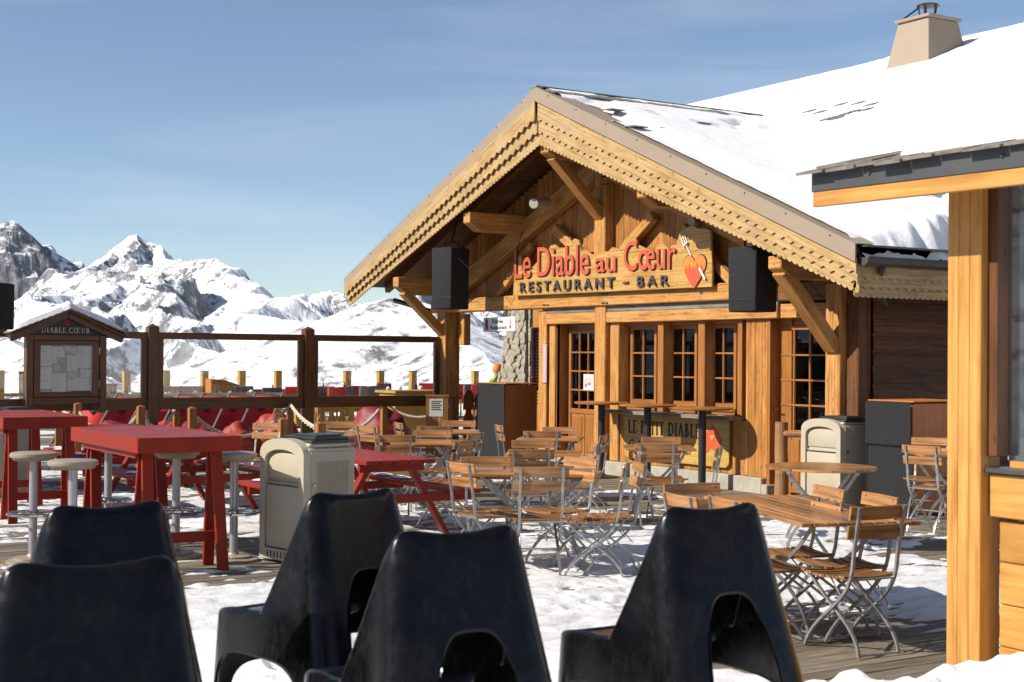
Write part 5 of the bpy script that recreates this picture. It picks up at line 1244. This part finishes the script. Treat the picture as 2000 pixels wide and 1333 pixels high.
bsrc=bt.build('bottle',P['bottle'],smooth=True); jsrc=jar.build('jug',P['white'],smooth=True); first={'b':True,'j':True}
words=['left end','middle','right end']
for i,(x,y,px) in enumerate(dts):
    nm=['beside the kiosk','behind the second pane left','behind the second pane right','behind the third pane left','behind the third pane right','in the porch corner'][i]
    for j in range(3):
        o=bsrc if first['b'] else bsrc.copy(); 
        if not first['b']: COL.objects.link(o)
        first['b']=False; o.location=(x+random.uniform(-.3,.3),y+(j-1)*.75+random.uniform(-.15,.15),.76); tag(o,'small dark bottle at the %s of the far table %s'%(words[j],nm),'bottle','bottles on the far tables')
        o=jsrc if first['j'] else jsrc.copy()
        if not first['j']: COL.objects.link(o)
        first['j']=False; o.location=(x+random.uniform(-.3,.3),y+(j-1)*.7+.25,.76); tag(o,'white jug at the %s of the far table %s'%(words[j],nm),'jug','white jugs on the far tables')
def dchair(mat,nm,grp):
    t=thing('dining_chair','','chair',(0,0,0),0,grp)
    m=MB(); m.box(-.2,.2,-.2,.2,.42,.46); m.build('seat',W['yellow'],t); 
    m=MB(); m.box(-.22,.22,-.26,-.2,.5,.92); m.box(-.23,.23,-.2,-.17,.7,.925); m.box(-.23,.23,-.26,-.17,.92,.94); m.build('draped_blanket',P[mat],t,bevel=.015,smooth=True)
    for sx_ in (-1,1):
        for sy_ in (-1,1): m=MB(); m.box(sx_*.18-.02,sx_*.18+.02,sy_*.18-.02,sy_*.18+.02,0,.42,2); m.build('leg',W['yellow'],t)
    return t
dcr=dchair('redfab','red','red blanket chairs on the far terrace'); dcg=dchair('greyfab','grey','grey blanket chairs on the far terrace')
for px,x,c,lb in ((478,-20.2,'g','first grey draped chair right of the serving box'),(535,-18.6,'g','grey draped chair left of the third fence post'),(576,-19.4,'r','red draped chair touching the third fence post from the left'),(640,-19.5,'g','grey draped chair first right of the third fence post'),(665,-18.6,'r','red draped chair first in the third pane'),(688,-19,'g','second grey draped chair in the third pane'),(705,-20,'r','second red draped chair in the third pane'),(727,-19.5,'g','third grey draped chair in the third pane'),(750,-20,'g','fourth grey draped chair in the third pane near the counter'),(757,-22.6,'r','small far red draped chair above the counter end'),(835,-22.6,'r','red draped chair at the right end of the third pane'),(910,-21.5,'r','red draped chair in the porch corner, left one'),(928,-21,'g','grey draped chair in the porch corner'),(940,-20.5,'r','red draped chair next to the grey cabinet in the porch corner')):
    y=FX(px,770,x).y; place(dcr if c=='r' else dcg,USED,(x,y,0),R(-90+random.uniform(-25,25)+180*0),lb)
# heart pickets
def picket(px0,px1,x,zb,zt,label,mat):
    a=FX(px0,800,x).y; b=FX(px1,800,x).y; t=thing('picket_fence',label,'fence'); n=int((b-a)/.2); wd=(b-a)/n
    m=MB()
    for k in range(n):
        y0=a+k*wd+.012; y1=a+(k+1)*wd-.012; mid=(zb+zt)/2+.02; hw=wd*.26
        # each picket has half-heart notches on both edges
        L_=[(y0,zb),(y1,zb),(y1,mid-.09),(y1-hw*.9,mid+.0),(y1-hw,mid+.05),(y1-hw*.6,mid+.08),(y1,mid+.05),(y1,zt-.12),(y1-hw,zt),(y0+hw,zt),(y0,zt-.12),(y0,mid+.05),(y0+hw*.6,mid+.08),(y0+hw,mid+.05),(y0+hw*.9,mid+.0),(y0,mid-.09)]
        m.prism(L_,(x,0,0),(0,1,0),(0,0,1),.025,Vector((0,0,1)))
    m.build('picket',W[mat],t); m=MB(); m.box(x-.05,x-.002,a,b,zb+.05,zb+.12,1); m.box(x-.05,x-.002,a,b,zt-.25,zt-.18,1); m.build('rail',W[mat],t)
picket(618,772,-13.2,.15,.86,'yellow picket fence with heart cutouts behind the crimson bean bag','yellow'); picket(903,948,-11.8,.1,1.05,'brown picket fence with heart cutouts left of the grey cabinet','fence')
a=FX(772,800,-12.6).y; b=FX(868,800,-12.6).y; t=thing('bar_counter','yellow and brown wooden bar counter behind the rope at the fence end','counter')
m=MB(); m.box(-13.3,-12.6,a,b,0,.97,2); m.box(-12.598,-12.57,a+.9,b,.0,.97,2); m.build('counter_body',W['yellow'],t); m=MB(); m.box(-13.4,-12.5,a-.05,b+.05,.97,1.02,1); m.build('counter_top',W['yellow'],t)
# notice stand
p=AT(855,24.3,0); t=thing('notice_stand','slatted yellow wooden stand holding a white paper notice','sign',(p.x,p.y,0),R(58))
m=MB()
for k in range(5): m.box(-.19+k*.077,-.19+k*.077+.07,-.02,.02,0,1.02,2)
m.box(-.2,.2,-.03,.03,1.02,1.05,0); m.build('stand_board',W['ropepost'],t)
m=MB(); m.box(-.13,.1,-.026,-.022,.68,.98); n_=m.build('paper_sheet',P['paper'],t); m=MB()
for k in range(5): m.box(-.10,.07-.02*(k%2),-.0285,-.0265,.93-k*.035,.945-k*.035)
m.build('writing',P['letblack'],t)
# deck chairs
dk=thing('deck_chair','','deck chair',(0,0,0),0,'red canvas deck chairs beyond the fence')
m=MB(); n=14; vs=[];fs=[]
for i in range(n+1):
    u=i/n; y=-.45+.95*u; z=.28+.72*u-.16*math.sin(math.pi*u); vs+= [(-.3,y,z),(.3,y,z)]
for i in range(n): fs.append((i*2,i*2+1,i*2+3,i*2+2))
m.add(vs,fs); cv=m.build('canvas',P['redfab'],dk,smooth=True); sm=cv.modifiers.new('t','SOLIDIFY'); sm.thickness=.008
for s_ in (-1,1): 
    m=MB(); m.beam((s_*.33,-.55,.22),(s_*.33,.52,1.04),.03,.045); m.beam((s_*.30,-.45,.52),(s_*.30,.45,.0),.025,.04); m.build('side_rail',W['grey'],dk)
m=MB(); m.box(-.33,.33,.48,.53,.99,1.04,0); m.box(-.33,.33,-.55,-.5,.2,.25,0); m.build('cross_bar',W['grey'],dk)
m=MB(); m.prism(heartpoly(0,0,.2,.2,20),(0,.30,.775),(1,0,0),Vector((0,.72,.7)).normalized(),.01); m.build('printed_mark',P['letblack'],dk)
for k,px in enumerate((172,232,300,352,408,462,520)):
    p=FX(px,812,-11.3); place(dk,USED,(-11.5-.05*k,p.y,-.02),R(48),'red deck chair beyond the fence, number %s counted from the kiosk'%['one','two','three','four','five','six','seven'][k])
# bean bags
def beanbag(px,py,x,r,mat,label,sq=.7):
    p=FX(px,py,x); bm=bmesh.new(); bmesh.ops.create_icosphere(bm,subdivisions=4,radius=1)
    for v in bm.verts:
        q=v.co.copy(); nn=mn.noise(q*1.6+Vector((px,0,0)))*.22+mn.noise(q*4+Vector((0,px,0)))*.09
        cr_=abs(mn.noise(q*3.1+Vector((7,px,1))))*.14
        f=1+nn-cr_; v.co=Vector((q.x*f*r,q.y*f*r*1.1,max(-.35,q.z*f)*r*sq+(.28*r if q.z>.6 else 0)*(q.z-.6)))
    me=D.meshes.new('bean_bag'); bm.to_mesh(me); bm.free(); me.polygons.foreach_set('use_smooth',[True]*len(me.polygons)); me.materials.append(P[mat])
    o=D.objects.new('bean_bag',me); COL.objects.link(o); o.location=(x,p.y,.35*r*sq+.02); tag(o,label,'bean bag','bean bags beyond the fence')
beanbag(466,838,-10.4,.33,'orgfab','crumpled orange red bean bag behind the long swinging rope',1.15); beanbag(540,825,-10.9,.40,'orgfab','orange red bean bag beside the third fence post',1.2); beanbag(380,820,-10.6,.38,'crim','small crimson bean bag behind the post at the red table end',1.0); beanbag(742,842,-10.8,.52,'crim','large crimson bean bag behind the orange rope post',1.05); beanbag(322,822,-10.5,.4,'redfab','red bean bag just right of the second fence post',1.0); beanbag(225,825,-10.4,.42,'crim','dark red bean bag below the kiosk right corner',1.0)
# person behind the pillar
def person():
    p=AT(971,32,0); bm_v=[(0,0,.95),(0,0,1.2),(0,0,1.42),(0,0,1.52),(.0,-.02,1.66),(-.2,0,1.40),(-.28,.02,1.15),(-.22,-.16,.98),(.2,0,1.40),(.28,.02,1.15),(.22,-.16,.98),(-.1,0,.88),(-.11,-.02,.48),(-.12,0,.06),(-.12,-.14,.03),(.1,0,.88),(.11,-.02,.48),(.12,0,.06),(.12,-.14,.03)]
    ed=[(0,1),(1,2),(2,3),(3,4),(2,5),(5,6),(6,7),(2,8),(8,9),(9,10),(0,11),(11,12),(12,13),(13,14),(0,15),(15,16),(16,17),(17,18)]
    rd=[.15,.17,.16,.06,.10,.08,.065,.05,.08,.065,.05,.10,.075,.06,.05,.10,.075,.06,.05]
    me=D.meshes.new('person'); me.from_pydata(bm_v,ed,[]); o=D.objects.new('person',me); COL.objects.link(o)
    md=o.modifiers.new('skin','SKIN'); sv=me.skin_vertices[0].data
    for i,r in enumerate(rd): sv[i].radius=(r,r*.8)
    sv[0].use_root=True; ss=o.modifiers.new('s','SUBSURF'); ss.levels=1; ss.render_levels=1; me.materials.append(P['green'])
    o.location=(p.x,p.y,-.27); o.rotation_euler=(0,0,R(100)); tag(o,'person in lime green jacket and orange hat half behind the stone pillar','person')
    m=MB(); m.lathe([(.001,-.13),(.07,-.12),(.095,-.02),(.095,.0)],14,(0,-.02,1.66)); m.build('face',P['skin'],o,smooth=True)
    m=MB(); m.lathe([(.11,-.04),(.118,0),(.112,.06),(.08,.12),(.001,.145)],14,(0,-.02,1.68)); m.build('hat',P['orange'],o,smooth=True)
person()
# ------------------------------------------------------------------ golden cabin at the right
cab=thing('timber_cabin','small golden timber cabin with glass front and slate roof at the right edge','building')
cx0=FY(1849,700,-6.78).x; cyy=-6.78
cdep=7.0
pp_=FY(1849,900,cyy); x0=pp_.x; x1=FY(1914,900,cyy).x
m=MB(); n=3
for k in range(n): m.box(x0+(x1-x0)*k/n+.0005,x0+(x1-x0)*(k+1)/n-.0005,cyy,cyy+.07,0,2.60,2)
m.box(x0,x1,cyy+.071,cyy+.15,0,2.60,2); m.build('corner_post',W['cabin'],cab,bevel=.004)
m=MB(); m.box(x1+.0,x1+.06,cyy+.05,cyy+.16,1.25,2.6,2); m.build('window_stile',W['fence'],cab,bevel=.003)
yw=cyy+.10
m=MB(); z=.12
for k in range(5):
    zt=z+(.205 if k<4 else .0)
    if k<4: m.box(x1+.035,x1+3,yw,yw+.04,z+.002,zt-.002,0)
    z=zt
m.build('wall_board',W['cabin'],cab,bevel=.006)
m=MB(); m.box(x1+.005,x1+3,yw-.04,yw+.1,.955,1.165,0); m.build('window_ledge_board',W['cabin'],cab,bevel=.006)
m=MB(); m.box(x1-.0,x1+3,yw-.07,yw+.12,1.17,1.195,0); m.build('sill',P['grey'],cab,bevel=.004)
m=MB(); m.box(x1+.08,x1+3,yw+.02,yw+.05,1.197,1.23,0); m.build('window_frame',W['cabin'],cab)
m=MB(); m.box(x1+.06,x1+3,yw+.03,yw+.036,1.232,2.6); m.box(x1+.02,x1+.026,yw+.10,yw+2.4,1.2,2.6); m.build('pane',P['pane'],cab)
m=MB(); m.box(x1+.02,x1+.06,yw+.11,yw+2.5,0,1.19,1); m.build('side_wall',W['cabin'],cab)
# roof: fascia, grey flashing, slates, snow
a=FY(1592,391,cyy-.35); rx0=a.x; zf0=a.z; tilt=-.008
L_=5.5; yfa=cyy-.35
def zf(x): return zf0+.02+tilt*(x-rx0)
m=MB(); m.beam((rx0,yfa,zf(rx0)-.02),(rx0+L_,yfa,zf(rx0+L_)-.02),.035,.075); m.build('fascia_board',W['cabin'],cab,bevel=.003)
m=MB(); m.beam((rx0-.005,yfa-.002,zf(rx0)+.077),(rx0+L_,yfa-.002,zf(rx0+L_)+.077),.04,.115); m.build('fascia_flashing',P['grey'],cab,bevel=.003)
m=MB(); za,zb2=zf(rx0)+.05,zf(rx0+L_)+.05; sl_=.216*2.4
m.add([(rx0+.01,yfa+.02,za),(rx0+L_,yfa+.02,zb2),(rx0+L_,yfa+2.4,zb2+sl_),(rx0+.01,yfa+2.4,za+sl_),(rx0+.01,yfa+.02,za+.06),(rx0+L_,yfa+.02,zb2+.06),(rx0+L_,yfa+2.4,zb2+sl_+.06),(rx0+.01,yfa+2.4,za+sl_+.06)],[(0,3,2,1),(4,5,6,7),(0,1,5,4),(1,2,6,5),(2,3,7,6),(3,0,4,7)]); m.build('roof_deck',W['cabin'],cab)
m=MB()
for k in range(4): x=rx0+.4+k*.8; m.lathe([(.012,0),(.008,.01)],8,m=Matrix.Translation((x,yfa-.022,zf(x)+.08))@Matrix.Rotation(R(90),4,'X'))
m.build('rivet',P['grey'],cab)
RS=.36
def croof(x,y): return zf(x)+.15+RS*(y-yfa)*.6
m=MB()
for r_ in range(3):
    x=rx0-.05
    while x<rx0+4.4:
        wd=random.uniform(.13,.26); y=yfa-.07+r_*.13+random.uniform(-.025,.025); zz=croof(x,y)-.02+r_*.006+random.uniform(-.004,.006)
        m.beam((x+wd/2,y,zz),(x+wd/2,y+.34,zz+.34*RS*.6+.005),wd-.006,random.uniform(.008,.018)); x+=wd
m.build('roof_slate',P['slate'],cab)
xs=np.arange(rx0+.10,rx0+4.6,.03); ys2=np.arange(yfa+.0,yfa+2.6,.03); X,Y=np.meshgrid(xs,ys2,indexing='ij')
Z=zf0+.02+tilt*(X-rx0)+.15+RS*.6*(Y-yfa)
ed=sstep(0,.35,(Y-yfa)-.05-.10*fbm(X*5,Y*3,4,7))*sstep(0,.35,X-rx0-.14-.1*fbm(Y*4,X*3,3,8))
Z=Z-.03+ed*(.13+.17*sstep(0.,1.0,X-rx0)+.12*sstep(.1,.9,Y-yfa)+.03*fbm(X*4,Y*4,4,9))+.12*sstep(.3,1.6,X-rx0)*ed
mesh_np('roof_snow',np.stack([X,Y,Z],-1).reshape(-1,3),grid_faces(len(xs),len(ys2)),P['snow'],True,cab)
